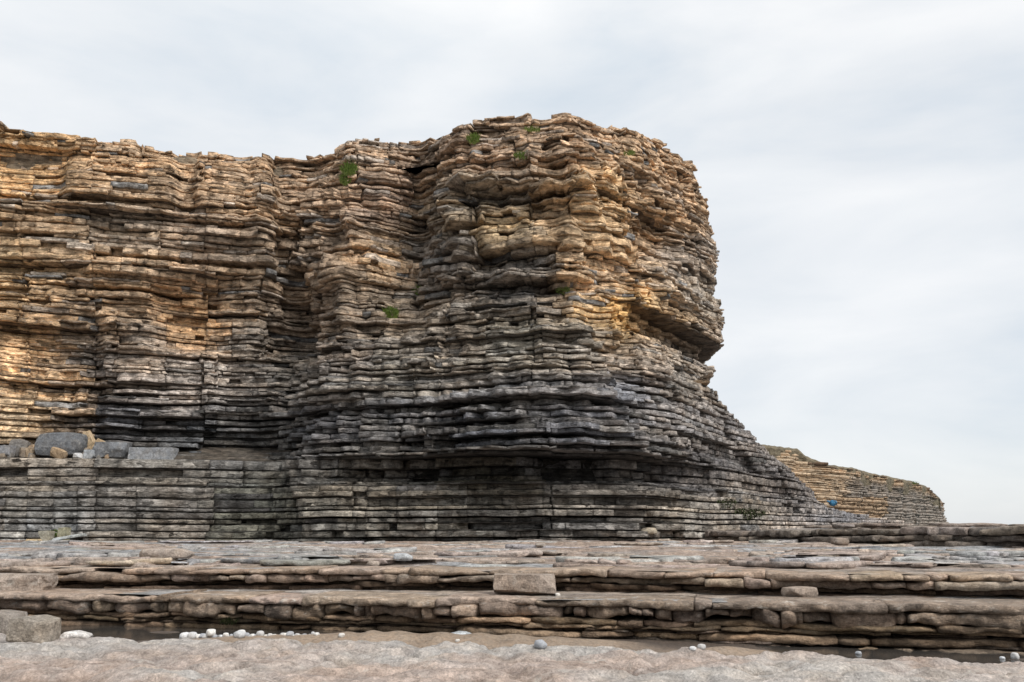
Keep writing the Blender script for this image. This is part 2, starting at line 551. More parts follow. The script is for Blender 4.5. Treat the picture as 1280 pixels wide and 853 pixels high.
# ------------------------------------------------------------------ plan outlines of the cliff at several heights (zr = metres above the eye)
# columns: 0 off-frame left, 1..3 left wall, 4 cove, 5 rib, 6 gully, 7 left corner, 8 front, 9 nose corner, 10 right face, 11 right edge, 12 round the back, 13
LV = [
    (31.0, [(-420, 52), (0, 52.6), (190, 54.6), (330, 56.8), (386, 58.2), (430, 55.6), (512, 56.5), (590, 53.2), (650, 52.6), (712, 52), (800, 55), (868, 61), (840, 72), (700, 90)]),
    (27.0, [(-420, 51.5), (0, 52.1), (190, 54.0), (330, 56.2), (387, 57.6), (430, 54.4), (520, 57.0), (572, 52.2), (650, 51.6), (716, 50.8), (800, 54), (876, 62), (850, 73), (700, 90)]),
    (23.0, [(-420, 51.2), (0, 51.9), (190, 53.8), (330, 55.8), (387, 58.2), (432, 54.4), (528, 58.6), (560, 52.2), (650, 50.8), (720, 50.2), (806, 54.6), (890, 65.5), (860, 76), (700, 90)]),
    (18.0, [(-420, 51.0), (0, 51.9), (190, 53.8), (325, 55.8), (383, 58.4), (436, 53.9), (532, 58.4), (563, 51.8), (650, 50.4), (724, 49.8), (815, 54.8), (897, 65.8), (865, 76), (700, 90)]),
    (14.9, [(-420, 50.9), (0, 51.9), (190, 54.0), (320, 56.2), (378, 58.2), (436, 53.4), (522, 55.0), (564, 51.5), (650, 50.0), (728, 49.8), (826, 55.2), (903, 65.5), (870, 76), (700, 90)]),
    (12.6, [(-420, 50.9), (0, 51.8), (190, 54.2), (320, 56.6), (375, 58.0), (425, 53.0), (510, 53.0), (560, 50.8), (650, 49.0), (722, 48.7), (815, 54.4), (893, 64.0), (870, 75), (700, 90)]),
    (10.9, [(-420, 50.8), (0, 51.8), (190, 54.4), (320, 56.8), (370, 57.0), (415, 52.6), (500, 51.6), (560, 50.0), (650, 48.2), (722, 47.9), (806, 52.6), (862, 60.0), (850, 72), (700, 90)]),
    (10.3, [(-420, 50.8), (0, 51.8), (190, 54.4), (320, 57.0), (368, 56.6), (410, 52.2), (500, 51.0), (560, 49.6), (650, 47.7), (724, 47.5), (810, 51.9), (890, 61.0), (900, 80), (760, 95)]),
    (8.0, [(-420, 50.8), (0, 52.0), (190, 54.6), (320, 57.0), (362, 55.6), (400, 51.4), (490, 49.9), (560, 48.9), (650, 47.0), (732, 46.8), (826, 52.0), (936, 70.5), (950, 88), (800, 110)]),
    (6.2, [(-420, 51.0), (0, 52.2), (190, 54.6), (320, 57.0), (356, 54.6), (395, 50.6), (490, 49.1), (560, 48.2), (650, 46.6), (760, 46.8), (842, 52.8), (958, 72.5), (980, 90), (800, 115)]),
    (4.4, [(-420, 51.0), (0, 52.2), (190, 54.4), (310, 56.4), (352, 53.6), (392, 50.0), (490, 48.4), (560, 47.7), (650, 46.4), (790, 47.4), (860, 53.5), (985, 76), (1010, 95), (800, 120)]),
    (4.05, [(-420, 48.2), (0, 48.9), (190, 49.9), (335, 50.8), (349, 51.0), (385, 49.0), (480, 47.9), (560, 47.3), (650, 47.2), (800, 48.3), (870, 54), (990, 78), (1015, 98), (800, 120)]),
    (2.2, [(-420, 48.0), (0, 48.7), (190, 49.7), (335, 50.6), (350, 49.6), (378, 47.6), (470, 47.0), (560, 46.8), (650, 46.8), (800, 47.5), (880, 54), (1022, 86), (1040, 105), (800, 125)]),
    (0.6, [(-420, 47.8), (0, 48.5), (190, 49.4), (335, 50.3), (360, 49.2), (388, 47.2), (470, 46.6), (560, 46.6), (650, 46.6), (800, 47.2), (890, 52), (1085, 92), (1140, 112), (800, 130)]),
    (-1.2, [(-420, 47.8), (0, 48.4), (190, 49.3), (335, 50.2), (366, 49.2), (392, 47.2), (470, 46.7), (560, 46.7), (650, 46.6), (800, 47.0), (900, 50), (1110, 92), (1160, 112), (800, 130)]),
]
LVZ = np.array([l[0] for l in LV])[::-1]
LVP = np.array([l[1] for l in LV], float)[::-1]          # ascending z


def outline(zr):
    P = np.stack([[np.interp(zr, LVZ, LVP[:, c, k]) for k in (0, 1)] for c in range(LVP.shape[1])])
    X = (P[:, 0] - 640) / F * (P[:, 1] * CP + zr * SP)
    return np.stack([X, P[:, 1]], 1)


REF = outline(12.0)
REFU = np.concatenate([[0], np.cumsum(np.hypot(*np.diff(REF, axis=0).T))])
NT = 90     # samples per column interval


def fine_outline(zr):
    """dense outline; returns t-samples, XY, inward normal, u (joint coordinate)"""
    P = outline(zr)
    t = np.linspace(0, len(P) - 1, (len(P) - 1) * NT + 1)
    X = np.interp(t, np.arange(len(P)), P[:, 0])
    Y = np.interp(t, np.arange(len(P)), P[:, 1])
    k = 19
    ker = np.hanning(k + 2)[1:-1]
    ker /= ker.sum()
    Xs = np.convolve(np.pad(X, k // 2, mode='edge'), ker, 'valid')
    Ys = np.convolve(np.pad(Y, k // 2, mode='edge'), ker, 'valid')
    k2 = 41
    ker2 = np.ones(k2) / k2
    Xq = np.convolve(np.pad(X, k2 // 2, mode='reflect', reflect_type='odd'), ker2, 'valid')
    Yq = np.convolve(np.pad(Y, k2 // 2, mode='reflect', reflect_type='odd'), ker2, 'valid')
    tx, ty = np.gradient(Xq), np.gradient(Yq)
    ln = np.hypot(tx, ty) + 1e-9
    # outline runs left to right as seen from the sea, so inward is +90 degrees of the tangent
    nx, ny = -ty / ln, tx / ln
    u = np.interp(t, np.arange(len(P)), REFU)
    return t, Xs, Ys, nx, ny, u


CREST = np.array([(-500, 110), (0, 157), (60, 166), (100, 171), (200, 181), (300, 190), (378, 198), (392, 192), (405, 183), (430, 172), (470, 169), (505, 176),
                  (545, 170), (575, 154), (610, 146), (640, 141), (680, 145), (700, 139), (735, 146), (760, 158), (800, 164), (820, 176), (845, 186), (862, 203), (872, 209), (900, 230), (1300, 240)], float)


def zigzag(u, zr):
    ph = 0.45 * zr + 1.6 * vnoise(u / 7.0, zr / 3.0, 0, 91)
    a = (u / 2.3 + ph * 0.35) % 1.0
    b = (u / 1.45 - ph * 0.22 + 0.3) % 1.0
    return (0.5 - np.abs(a - 0.5)) * 2 * 0.65 + (0.5 - np.abs(b - 0.5)) * 2 * 0.35 - 0.5


class Blocks:
    """collects rock slabs; displacement noise is applied to all of them at once"""

    def __init__(self):
        self.P, self.W, self.I, self.meta, self.nfaces = [], [], [], [], []
        self.faces = {}
        self.nv = 0

    def face_template(self, n, m):
        key = (n, m)
        if key not in self.faces:
            q = []
            for i in range(n - 1):
                for j in range(m - 1):
                    a = i * m + j
                    q.append((a, a + 1, a + m + 1, a + m))
            # end caps as fans of quads (profile folded in half)
            for base, flip in ((0, False), ((n - 1) * m, True)):
                for j in range((m - 1) // 2):
                    a, b, c, d = j, j + 1, m - 2 - j, m - 1 - j
                    f = (base + a, base + d, base + c, base + b)
                    if b == c:
                        continue
                    q.append(f if not flip else f[::-1])
            # back
            for i in range(n - 1):
                a = i * m
                q.append((a, a + m, a + m + m - 1, a + m - 1))
            self.faces[key] = np.array(q, np.int32)
        return self.faces[key]

    def add(self, X, Y, nx, ny, z0, z1, prof, sd, col, lich, meta, flat=1.0):
        """X,Y: front line; nx,ny inward; z0/z1 arrays; prof: (m,2) of (depth, height 0..1)"""
        n, m = len(X), len(prof)
        D = prof[:, 0][None, :]
        H = prof[:, 1][None, :]
        PX = X[:, None] + nx[:, None] * D
        PY = Y[:, None] + ny[:, None] * D
        PZ = z0[:, None] + (z1 - z0)[:, None] * H
        V = np.stack([PX, PY, PZ], -1).reshape(-1, 3)
        w = np.clip(1.0 - D / 1.6, 0.15, 1) * np.ones((n, 1)) * flat
        I = np.stack([nx[:, None] * np.ones_like(D), ny[:, None] * np.ones_like(D)], -1).reshape(-1, 2)
        self.P.append(V)
        self.W.append(w.ravel())
        self.I.append(I)
        c = np.empty((n * m, 4))
        c[:, :3] = col
        c[:, 3] = lich
        meta = dict(meta)
        meta.update(n=n, m=m, start=self.nv, count=n * m, col=c, seed=sd)
        self.meta.append(meta)
        self.nv += n * m

    def finish(self, amp=0.09, scale=1.4, warp=0.12, loose=True, hf=0.0):
        P = np.concatenate(self.P)
        W = np.concatenate(self.W)
        I = np.concatenate(self.I)
        sd = np.concatenate([np.full(m['count'], m['seed'] % 997) for m in self.meta]).astype(float)
        P = P.copy()
        f = fbm(P[:, 0] * scale, P[:, 1] * scale, P[:, 2] * scale * 1.0 + (sd * 3.7 if loose else 0), 3, 3)
        g = fbm(P[:, 0] * scale * 2.3, P[:, 1] * scale * 2.3, P[:, 2] * scale * 2.2 + sd, 13, 2)
        d = (f * 1.3 + g * 0.5) * amp * W
        P[:, :2] -= I * d[:, None]
        P[:, 2] += g * amp * 0.2 * W
        if not loose:
            P[:, 2] += rng.uniform(-0.006, 0.006, len(P)) * W
        if not loose:
            P[:, :2] -= I * (rng.uniform(-0.016, 0.016, len(P)) * W)[:, None]
        P[:, 2] += warp * fbm(P[:, 0] / 9, P[:, 1] / 9, P[:, 2] / 5, 23, 2)
        if not loose:
            P[:, 2] += 0.05 * fbm(P[:, 0] / 1.7, P[:, 1] / 3.0, P[:, 2] / 3.5, 29, 2)
        if hf:
            q = fbm(P[:, 0] * 6, P[:, 1] * 6, P[:, 2] * 7, 31, 2) * hf * np.clip(W * 1.3 - 0.3, 0, 1)
            P[:, :2] -= I * q[:, None]
            P[:, 2] += 0.5 * q
        self.V = P
        self.COL = np.concatenate([m['col'] for m in self.meta])
        return self

    def emit(self, root, mat, n_parts, part_name, mass_name, min_px=9, smooth_shade=False, size=None):
        """the n_parts that show largest become parts of their own, the rest one mass"""
        sc = []
        for i, m in enumerate(self.meta):
            v = self.V[m['start']:m['start'] + m['count']]
            px, py = project(v[:, 0], v[:, 1], v[:, 2])
            c = v.mean(0)
            fl = (px.mean() > 0) & (px.mean() < 1280) & (py.mean() > 0) & (py.mean() < 853)
            wpx = px.max() - px.min()
            a = m.get('show', 1.0) * min(wpx, 400) * m['h'] * F / c[1]
            sc.append(a if (fl and wpx > min_px) else 0)
        sc = np.array(sc)
        order = np.argsort(-sc)
        top = [i for i in order[:n_parts] if sc[i] > 0]
        tops = set(top)
        for i in top:
            m = self.meta[i]
            s = slice(m['start'], m['start'] + m['count'])
            v = self.V[s]
            o = v.mean(0)
            mesh_obj(part_name, v, self.face_template(m['n'], m['m']), mat, self.COL[s], root, smooth_shade, origin=o)
        VV, FF, CC, k = [], [], [], 0
        for i, m in enumerate(self.meta):
            if i in tops:
                continue
            s = slice(m['start'], m['start'] + m['count'])
            VV.append(self.V[s])
            CC.append(self.COL[s])
            FF.append(self.face_template(m['n'], m['m']) + k)
            k += m['count']
        if VV:
            o = mesh_obj(mass_name, np.concatenate(VV), np.concatenate(FF), mat, np.concatenate(CC), root, smooth_shade)
            o['kind'] = 'stuff'
        print(mass_name, 'blocks', len(self.meta), 'parts', len(top), 'verts', self.nv)


# cross-section of a cliff slab: back-top ... front ... back-bottom
PROF = np.array([(3.6, 1.0), (0.35, 1.0), (0.012, 1.0), (0.0, 0.955), (0.0, 0.05), (0.014, 0.0), (0.35, 0.0), (3.6, 0.0)])
PROF_C = np.array([(3.6, 1.0), (0.35, 1.0), (0.03, 1.0), (0.0, 0.5), (0.04, 0.0), (0.35, 0.0), (3.6, 0.0)])

# ------------------------------------------------------------------ beds
beds = []       # z0, z1 (relative to eye), kind
z = -1.3
k = 0
r_ = np.random.default_rng(21)
while z < 31:
    if z < 4.1:
        th = r_.uniform(0.15, 0.30) if r_.random() < 0.6 else r_.uniform(0.3, 0.48)
    elif z < 11:
        th = r_.uniform(0.12, 0.36)
    elif z < 25:
        th = r_.uniform(0.12, 0.26) if r_.random() < 0.72 else r_.uniform(0.28, 0.48)
    else:
        th = r_.uniform(0.14, 0.34)
    if z < 4.05 < z + th + 0.12:
        th = 4.05 - z
    beds.append((z, z + th, 'hard', r_.uniform(-0.5, 1.0)))
    z += th
    if r_.random() < (0.5 if z > 10.3 else 0.75):
        ts = r_.uniform(0.05, 0.13) * (1.5 if 4 < z < 9 else 1)
        beds.append((z, z + ts, 'soft', r_.uniform(0.4, 1.0)))
        z += ts
# a row of broad strata offsets shared by neighbouring beds
def band(zr):
    return 0.35 * vnoise(zr / 1.1, 0.5, 0.5, 51) + 0.25 * vnoise(zr / 0.45, 3.5, 0.5, 52)


groups = {'wall': Blocks(), 'plinth': Blocks(), 'head': Blocks(), 'foot': Blocks()}
bid = 0
# long undercuts: height, columns from..to, depth, half thickness
CUTS = [(22.4, -200, 372, 1.0, 0.30), (21.5, 60, 372, 0.5, 0.14), (20.3, -200, 200, 0.5, 0.15), (18.5, 110, 375, 1.0, 0.22), (17.3, -200, 120, 0.7, 0.18), (16.2, 60, 250, 0.6, 0.16), (13.0, -200, 125, 0.9, 0.25), (11.6, 120, 372, 0.5, 0.15),
        (9.4, -200, 220, 0.9, 0.22), (8.3, 120, 375, 0.6, 0.16), (7.3, 60, 372, 0.8, 0.2), (6.3, 100, 372, 0.7, 0.2), (5.2, 115, 372, 1.2, 0.25), (4.5, 200, 360, 0.8, 0.16),
        (25.2, 395, 520, 0.4, 0.14), (21.9, 555, 728, 1.3, 0.28), (24.3, 600, 740, 0.5, 0.15), (20.2, 545, 715, 1.1, 0.24), (19.4, 395, 520, 0.6, 0.15), (17.7, 535, 725, 1.2, 0.26), (16.8, 385, 525, 0.8, 0.18), (15.6, 540, 738, 1.3, 0.28), (14.3, 385, 520, 0.8, 0.18), (13.2, 395, 640, 0.6, 0.16),
        (19.7, 745, 893, 0.7, 0.18), (22.6, 742, 880, 0.6, 0.16), (17.4, 790, 895, 0.5, 0.14), (11.5, 380, 735, 0.8, 0.18), (10.4, 400, 760, 0.7, 0.15), (9.2, 420, 800, 0.6, 0.14), (8.3, 380, 650, 0.6, 0.15), (7.2, 400, 780, 0.9, 0.2), (5.85, 345, 660, 1.1, 0.22), (4.95, 380, 840, 0.8, 0.16),
        (1.4, 420, 870, 0.8, 0.2), (0.55, 380, 900, 0.6, 0.12), (-0.1, 560, 820, 0.5, 0.12), (2.1, 690, 960, 0.6, 0.14), (6.1, 800, 950, 0.5, 0.12)]
LONG = np.cumsum(3.0 + r_.exponential(4.0, 60)) - 3
PACK = []
zp = -1.4
while zp < 32:
    hp = r_.uniform(0.7, 2.6)
    js = np.sort(np.concatenate([LONG + r_.normal(0, 0.12, 60), np.cumsum(1.5 + r_.exponential(3.6, 100)) - 3]))
    jc = np.concatenate([[js[0] - 1], (js[1:] + js[:-1]) / 2, [js[-1] + 1]])
    PACK.append((zp, zp + hp, js, r_.normal(0, 1, 161), jc))
    zp += hp
kbed = 0
for (za, zb, kind, prot) in beds:
    kbed += 1
    zm = (za + zb) / 2
    th = zb - za
    t, X, Y, nx, ny, u = fine_outline(zm)
    px, py = project(X, Y, np.full_like(X, zm + ZC))
    led = boxmap(LEDGY, px, py, 0.5, False)
    zg = boxmap(ZIG, px, py, 0.03, False)
    rel = boxmap(RELIEF, px, py)
    off = rel + zg * (2.4 if zm > 10.4 else 3.0) * zigzag(u if zm > 10.4 else u * 1.45, zm)
    pk = [p for p in PACK if p[0] <= zm < p[1]][0]
    cell = np.searchsorted(pk[2], u)
    cell = np.clip(cell, 0, 160)
    uc = pk[4][cell]
    zc_ = (pk[0] + pk[1]) / 2
    pkoff = pk[3][cell] + (0.9 * fbm(uc / 4.5, zc_ / 3.5, 0.3, 61, 2) * (0.5 + led)) / (0.10 + 0.24 * led)
    pkoff = np.clip(pkoff, -5, 5)
    run = vnoise(np.floor(u / 1.9 + kbed * 0.37) * 0.5, kbed * 7.31, 0.5, 62)
    off = off + pkoff * (0.10 + 0.24 * led) + (run * 0.42 * led if kind == 'hard' else 0)
    for (cz, c0, c1, dep, hh) in CUTS:
        wob = cz + 0.25 * vnoise(u / 6.0, cz, 0.5, 63) * 1.0
        kk = smooth(c0, c0 + 22, px) * (1 - smooth(c1 - 22, c1, px)) * (0.55 + 0.45 * smooth(-0.4, 0.2, vnoise(u / 3.0, cz * 3, 0.5, 64)))
        inside = (np.abs(zm - wob) < hh).astype(float)
        above = ((zm - wob > hh) & (zm - wob < hh + 0.32)).astype(float)
        off = off + kk * (above * 0.32 * min(dep, 1) - inside * dep)
    zgm = lambda a_, b_: float(np.interp((a_ + b_) / 2, s, led))
    # recess under the great overhang on the right-hand face, growing to the right
    k1 = smooth(735, 800, px) * (1 - smooth(884, 932, px)) * smooth(12.7, 13.3, zm) * (1 - smooth(14.6, 14.9, zm))
    off = off - 2.3 * k1 * smooth(735, 860, px)
    k1b = smooth(735, 790, px) * smooth(14.7, 14.9, zm) * (1 - smooth(16.5, 18, zm))
    off = off + 0.5 * k1b
    # wave-cut hollow along the foot
    k2 = smooth(365, 430, px) * (1 - smooth(830, 930, px)) * smooth(2.45, 2.8, zm) * (1 - smooth(3.7, 4.1, zm))
    off = off - 2.6 * k2 * (0.6 + 0.4 * smooth(480, 560, px) * (1 - smooth(740, 800, px)))
    k3 = smooth(390, 470, px) * (1 - smooth(760, 860, px)) * smooth(3.9, 4.2, zm) * (1 - smooth(5.4, 6.4, zm))
    off = off + 0.55 * k3
    # lowest gap, dark line at the foot
    k4 = smooth(380, 420, px) * (1 - smooth(860, 940, px)) * (1 - smooth(-0.55, -0.35, zm))
    off = off - 0.9 * k4
    k5 = smooth(350, 400, px) * (1 - smooth(840, 920, px)) * smooth(0.5, 0.55, zm) * (1 - smooth(0.66, 0.7, zm))
    off = off - 0.5 * k5
    off = off + 0.25 * fbm(u / 4.5, zm / 3.5, 0.3, 61, 2)
    off = np.where(t > 10.7, np.minimum(off, 0.35), off)
    crest_row = np.interp(px, CREST[:, 0], CREST[:, 1])
    # walk along the outline in joints
    s = np.concatenate([[0], np.cumsum(np.hypot(np.diff(X), np.diff(Y)))])
    total = s[-1]
    pos = -r_.uniform(0, 1.5)
    while pos < total:
        i_guess = np.searchsorted(s, max(pos, 0))
        i_guess = min(i_guess, len(s) - 1)
        l_here = led[i_guess]
        if kind == 'soft':
            ln = r_.uniform(2.0, 5.0)
        else:
            ln = min(0.5 + r_.exponential(1.1 if l_here > 0.4 else 1.9), 5.5)
            if zm < 4.05 and t[i_guess] < 4:
                ln = min(1.5 + r_.exponential(3.5), 9)
            elif zm < 10.3:
                ln = min(0.7 + r_.exponential(2.1), 7)
            if py[i_guess] < crest_row[i_guess] + 40:
                ln = 0.35 + r_.exponential(0.7)
        a, b = max(pos, 0), min(pos + ln, total)
        ia, ib = np.searchsorted(s, [a + 0.25, b])
        ia, ib = min(ia, len(s) - 1), min(ib, len(s) - 1)
        if kind == 'hard' and ib > ia and cell[ib] != cell[ia]:
            jj = ia + int(np.argmax(cell[ia:ib + 1] != cell[ia]))
            b = max(s[jj], a + 0.25)
        pos = b if b > a else pos + ln
        if b - a < 0.12:
            continue
        mid = (a + b) / 2
        tm = np.interp(mid, s, t)
        pxm = np.interp(mid, s, px)
        pym = np.interp(mid, s, py)
        # off-frame left and hidden back: coarse
        hidden = tm > 11.6 or pxm < -120
        if pym - 3 < np.interp(pxm, CREST[:, 0], CREST[:, 1]) - 6.0 + 2.0 * vnoise(np.array([pxm / 14]), 0.5, zm, 77)[0]:
            continue
        n = int(np.clip(math.ceil((b - a) / (0.215 if not hidden else 1.8)) + 1, 3, 24)) if kind == 'hard' else int(np.clip(math.ceil((b - a) / 0.6) + 1, 3, 9))
        ss = np.linspace(a, b, n)
        gap = 0.004
        ss[0] += gap
        ss[-1] -= gap
        bx, by = np.interp(ss, s, X), np.interp(ss, s, Y)
        bnx, bny = np.interp(ss, s, nx), np.interp(ss, s, ny)
        nc = 2 if (b - a) < 0.6 else int(round((b - a) / (0.42 if zm < 10.5 else 0.55))) + 1
        sc_ = np.linspace(ss[0], ss[-1], nc)
        if nc > 2:
            sc_[1:-1] += r_.uniform(-0.12, 0.12, nc - 2)
        o = np.interp(ss, sc_, np.interp(sc_, s, off) + (r_.normal(0, 0.035 + 0.04 * zgm(a, b), nc) if kind == 'hard' else 0))
        bx, by = np.interp(ss, sc_, np.interp(sc_, s, X)), np.interp(ss, sc_, np.interp(sc_, s, Y))
        if kind == 'hard' and n > 3:
            cc_ = cell[min(int(np.searchsorted(s, mid)), len(s) - 1)]
            o = o + (pkoff[min(int(np.searchsorted(s, mid)), len(s) - 1)] - np.interp(ss, s, pkoff)) * (0.10 + 0.24 * float(np.interp(mid, s, led)))
        lm = float(np.interp(mid, s, led))
        crest_near = float(1 - smooth(8, 55, pym - np.interp(pxm, CREST[:, 0], CREST[:, 1])))
        if kind == 'hard':
            o = o + (prot * (0.42 if zm > 10.3 else 0.62) + band(zm) * (0.8 if zm > 10.3 else 1.1)) * lm
            # blocky joints shared by a few beds
            uu = float(np.interp(mid, s, u))
            o = o + (0.02 + 0.10 * lm) * float(vnoise(np.array([uu / 1.3]), zm / 1.0, 0.7, 71)[0])
            o = o + r_.normal(0, 0.012 + 0.02 * lm + 0.05 * crest_near + (0.16 * lm if r_.random() < 0.14 else 0)) + np.linspace(-1, 1, n) * r_.normal(0, 0.01 + 0.03 * lm)
            rel_end = 0.005 + 0.03 * r_.random() * lm
            o[0] -= rel_end
            o[-1] -= rel_end
        else:
            o = o - (0.03 + (0.15 + 0.5 * prot) * max(lm - 0.08, 0.0) * 1.2)
        # crumbled crest leans back
        o = o - crest_near * 0.9 * (1 - 0.3 * r_.random()) * (1.0 if pxm < 780 else 0.5)
        fx, fy = bx - bnx * o, by - bny * o
        z0 = np.full(n, za + ZC) + 0.003
        z1 = np.full(n, zb + ZC) - 0.003
        if kind == 'hard':
            tilt = np.linspace(-1, 1, n) * r_.normal(0, 0.010 + 0.025 * crest_near)
            thin = r_.uniform(0, 0.04) * lm
            z0 = z0 + tilt + thin
            z1 = z1 + tilt - r_.uniform(0, 0.02) * lm
            if r_.random() < 0.07 * (0.4 + lm):      # a slab has dropped out: a pocket
                fx += bnx * r_.uniform(0.4, 0.9)
                fy += bny * r_.uniform(0.4, 0.9)
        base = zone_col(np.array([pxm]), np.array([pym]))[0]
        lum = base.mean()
        if kind == 'soft':
            col = base * 0.30 + np.array([0.035, 0.034, 0.036]) * 0.5
            lich = 0
        else:
            lay = vnoise(np.array([zm / 0.5]), tm / 3.0, 0.2, 81)[0]
            lay2 = vnoise(np.array([kbed * 3.3]), float(np.interp(mid, s, u)) / 6.0, 0.2, 83)[0]
            pkc = pk[3][min(int(cell[min(int(np.searchsorted(s, mid)), len(s) - 1)]), 160)]
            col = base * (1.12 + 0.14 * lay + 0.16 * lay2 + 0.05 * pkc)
            col = col * math.exp(r_.normal(0, 0.085))
            col = col * np.array([1 + 0.05 * lay2, 1.0, 1 - 0.08 * lay2])
            if pym > 400:
                kq = float(smooth(400, 470, pym) * (1 - smooth(505, 560, pym))) * (1 if pxm > 340 or pym < 560 else 0.3)
                col = col * (1 + np.array([0.20, 0.24, 0.32]) * kq)
            if pxm > 385 and pym < 400:
                col = col * (1 + 0.12 * (1 - smooth(340, 400, pym)))
            if pym > 500:
                k6 = float(smooth(500, 560, pym))
                col = col * (1 + np.array([0.0, 0.03, 0.08]) * k6) if zm < 10 else col
            grey = np.array([1.04, 1.0, 0.96]) * lum
            gk = float(vnoise(np.array([kbed * 5.1]), float(np.interp(mid, s, u)) / 2.2, 0.7, 84)[0])
            q = r_.random()
            if gk > 0.62:
                col = 0.45 * col + 0.55 * grey * 0.8 * math.exp(r_.normal(0, 0.12))
            elif gk < -0.66:
                col = col * 0.45 + 0.55 * np.array([1.05, 1.0, 0.93]) * lum * 1.5
            elif q < 0.03:
                col = grey * r_.uniform(0.5, 0.9)
            elif q < 0.06:
                col = col * 0.65
            lich = float(np.clip(0.25 + 0.75 * vnoise(np.array([pxm / 60.0]), pym / 40.0, 0.1, 87)[0], 0, 1))
            if pxm < 340 and 380 < pym < 520:
                lich = min(1, lich + 0.45)
            if pym > 540:
                lich *= 0.35
        if tm < 4.0:
            g = 'wall' if zm > 4.05 else 'plinth'
        else:
            g = 'head' if zm > 10.35 else 'foot'
        bid += 1
        prof = PROF if not hidden else PROF_C
        prof = prof.copy()
        lean = r_.normal(0, 0.012 + 0.02 * lm)
        if not hidden:
            prof[2:6, 0] += np.array([lean, lean, -lean, -lean]) * 0.5 + r_.uniform(0, 0.014, 4)
        if kind == 'soft':
            prof = PROF_C
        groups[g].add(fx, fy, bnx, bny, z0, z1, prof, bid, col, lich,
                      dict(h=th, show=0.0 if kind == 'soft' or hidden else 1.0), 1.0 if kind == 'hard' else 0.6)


def core(name, t0, t1, zlo, zhi, rows, extra_back, color):
    """the solid rock behind the slabs, capped on top"""
    V, FA = [], []
    zs = np.linspace(zlo, zhi, rows)
    m = None
    for zr in zs:
        t, X, Y, nx, ny, u = fine_outline(zr)
        sel = np.where((t >= t0 - 1e-6) & (t <= t1 + 1e-6))[0][::12]
        d = 2.7
        ring = [(X[i] + nx[i] * d, Y[i] + ny[i] * d, zr + ZC) for i in sel]
        m = len(ring)
        ring += [(ring[-1][0] - 3, ring[-1][1] + extra_back, zr + ZC), (ring[0][0] + 3, ring[0][1] + extra_back, zr + ZC)]
        V += ring
    M = m + 2
    for r in range(rows - 1):
        for i in range(M):
            j = (i + 1) % M
            FA.append((r * M + i, r * M + j, (r + 1) * M + j, (r + 1) * M + i))
    FA.append(tuple(range((rows - 1) * M, rows * M)))
    c = np.tile(np.array([*color, 0.0]), (len(V), 1))
    return mesh_obj(name, V, FA, M_CLIFF, c)


R_WALL = tag(core('cliff_wall', 0, 4.02, 4.0, 26.2, 12, 40, (0.10, 0.085, 0.07)),
             'long layered cliff wall of tan and grey limestone slabs running behind the boulder ledge', 'cliff', kind='structure')
R_PLINTH = tag(core('cliff_plinth', 0, 4.0, -1.5, 3.8, 5, 6, (0.06, 0.057, 0.05)),
               'low grey wall of level rock beds carrying the ledge with fallen boulders', 'rock ledge', kind='structure')
R_HEAD = tag(core('headland_cliff', 3.98, 12.4, 10.2, 26.4, 10, 30, (0.10, 0.085, 0.07)),
             'towering headland of stacked ochre and grey limestone slabs with an overhanging right edge', 'cliff', kind='structure')
R_FOOT = tag(core('headland_foot', 3.98, 12.4, -1.5, 10.2, 8, 30, (0.05, 0.047, 0.043)),
             'dark grey spreading foot of the headland with a wave cut hollow near the ground', 'cliff', kind='structure')
for key, root, nm in (('wall', R_WALL, 'wall_beds'), ('plinth', R_PLINTH, 'plinth_beds'), ('head', R_HEAD, 'headland_beds'), ('foot', R_FOOT, 'foot_beds')):
    groups[key].finish(amp=0.028, scale=1.6, warp=0.16, loose=False).emit(root, M_CLIFF, 300, 'rock_slab', nm)
print('cliff done', round(time.time() - T_START, 1))


# ------------------------------------------------------------------ clifftop land behind the crest
def sheet(name, xs, ys, zf, mat, colf, parent=None, smooth_shade=True):
    XX, YY = np.meshgrid(xs, ys)
    ZZ = zf(XX, YY)
    V = np.stack([XX, YY, ZZ], -1).reshape(-1, 3)
    ny_, nx_ = XX.shape
    a = (np.arange(ny_ - 1)[:, None] * nx_ + np.arange(nx_ - 1)[None, :]).ravel()
    FA = np.stack([a, a + 1, a + nx_ + 1, a + nx_], 1)
    return mesh_obj(name, V, FA, mat, colf(V), parent, smooth_shade)


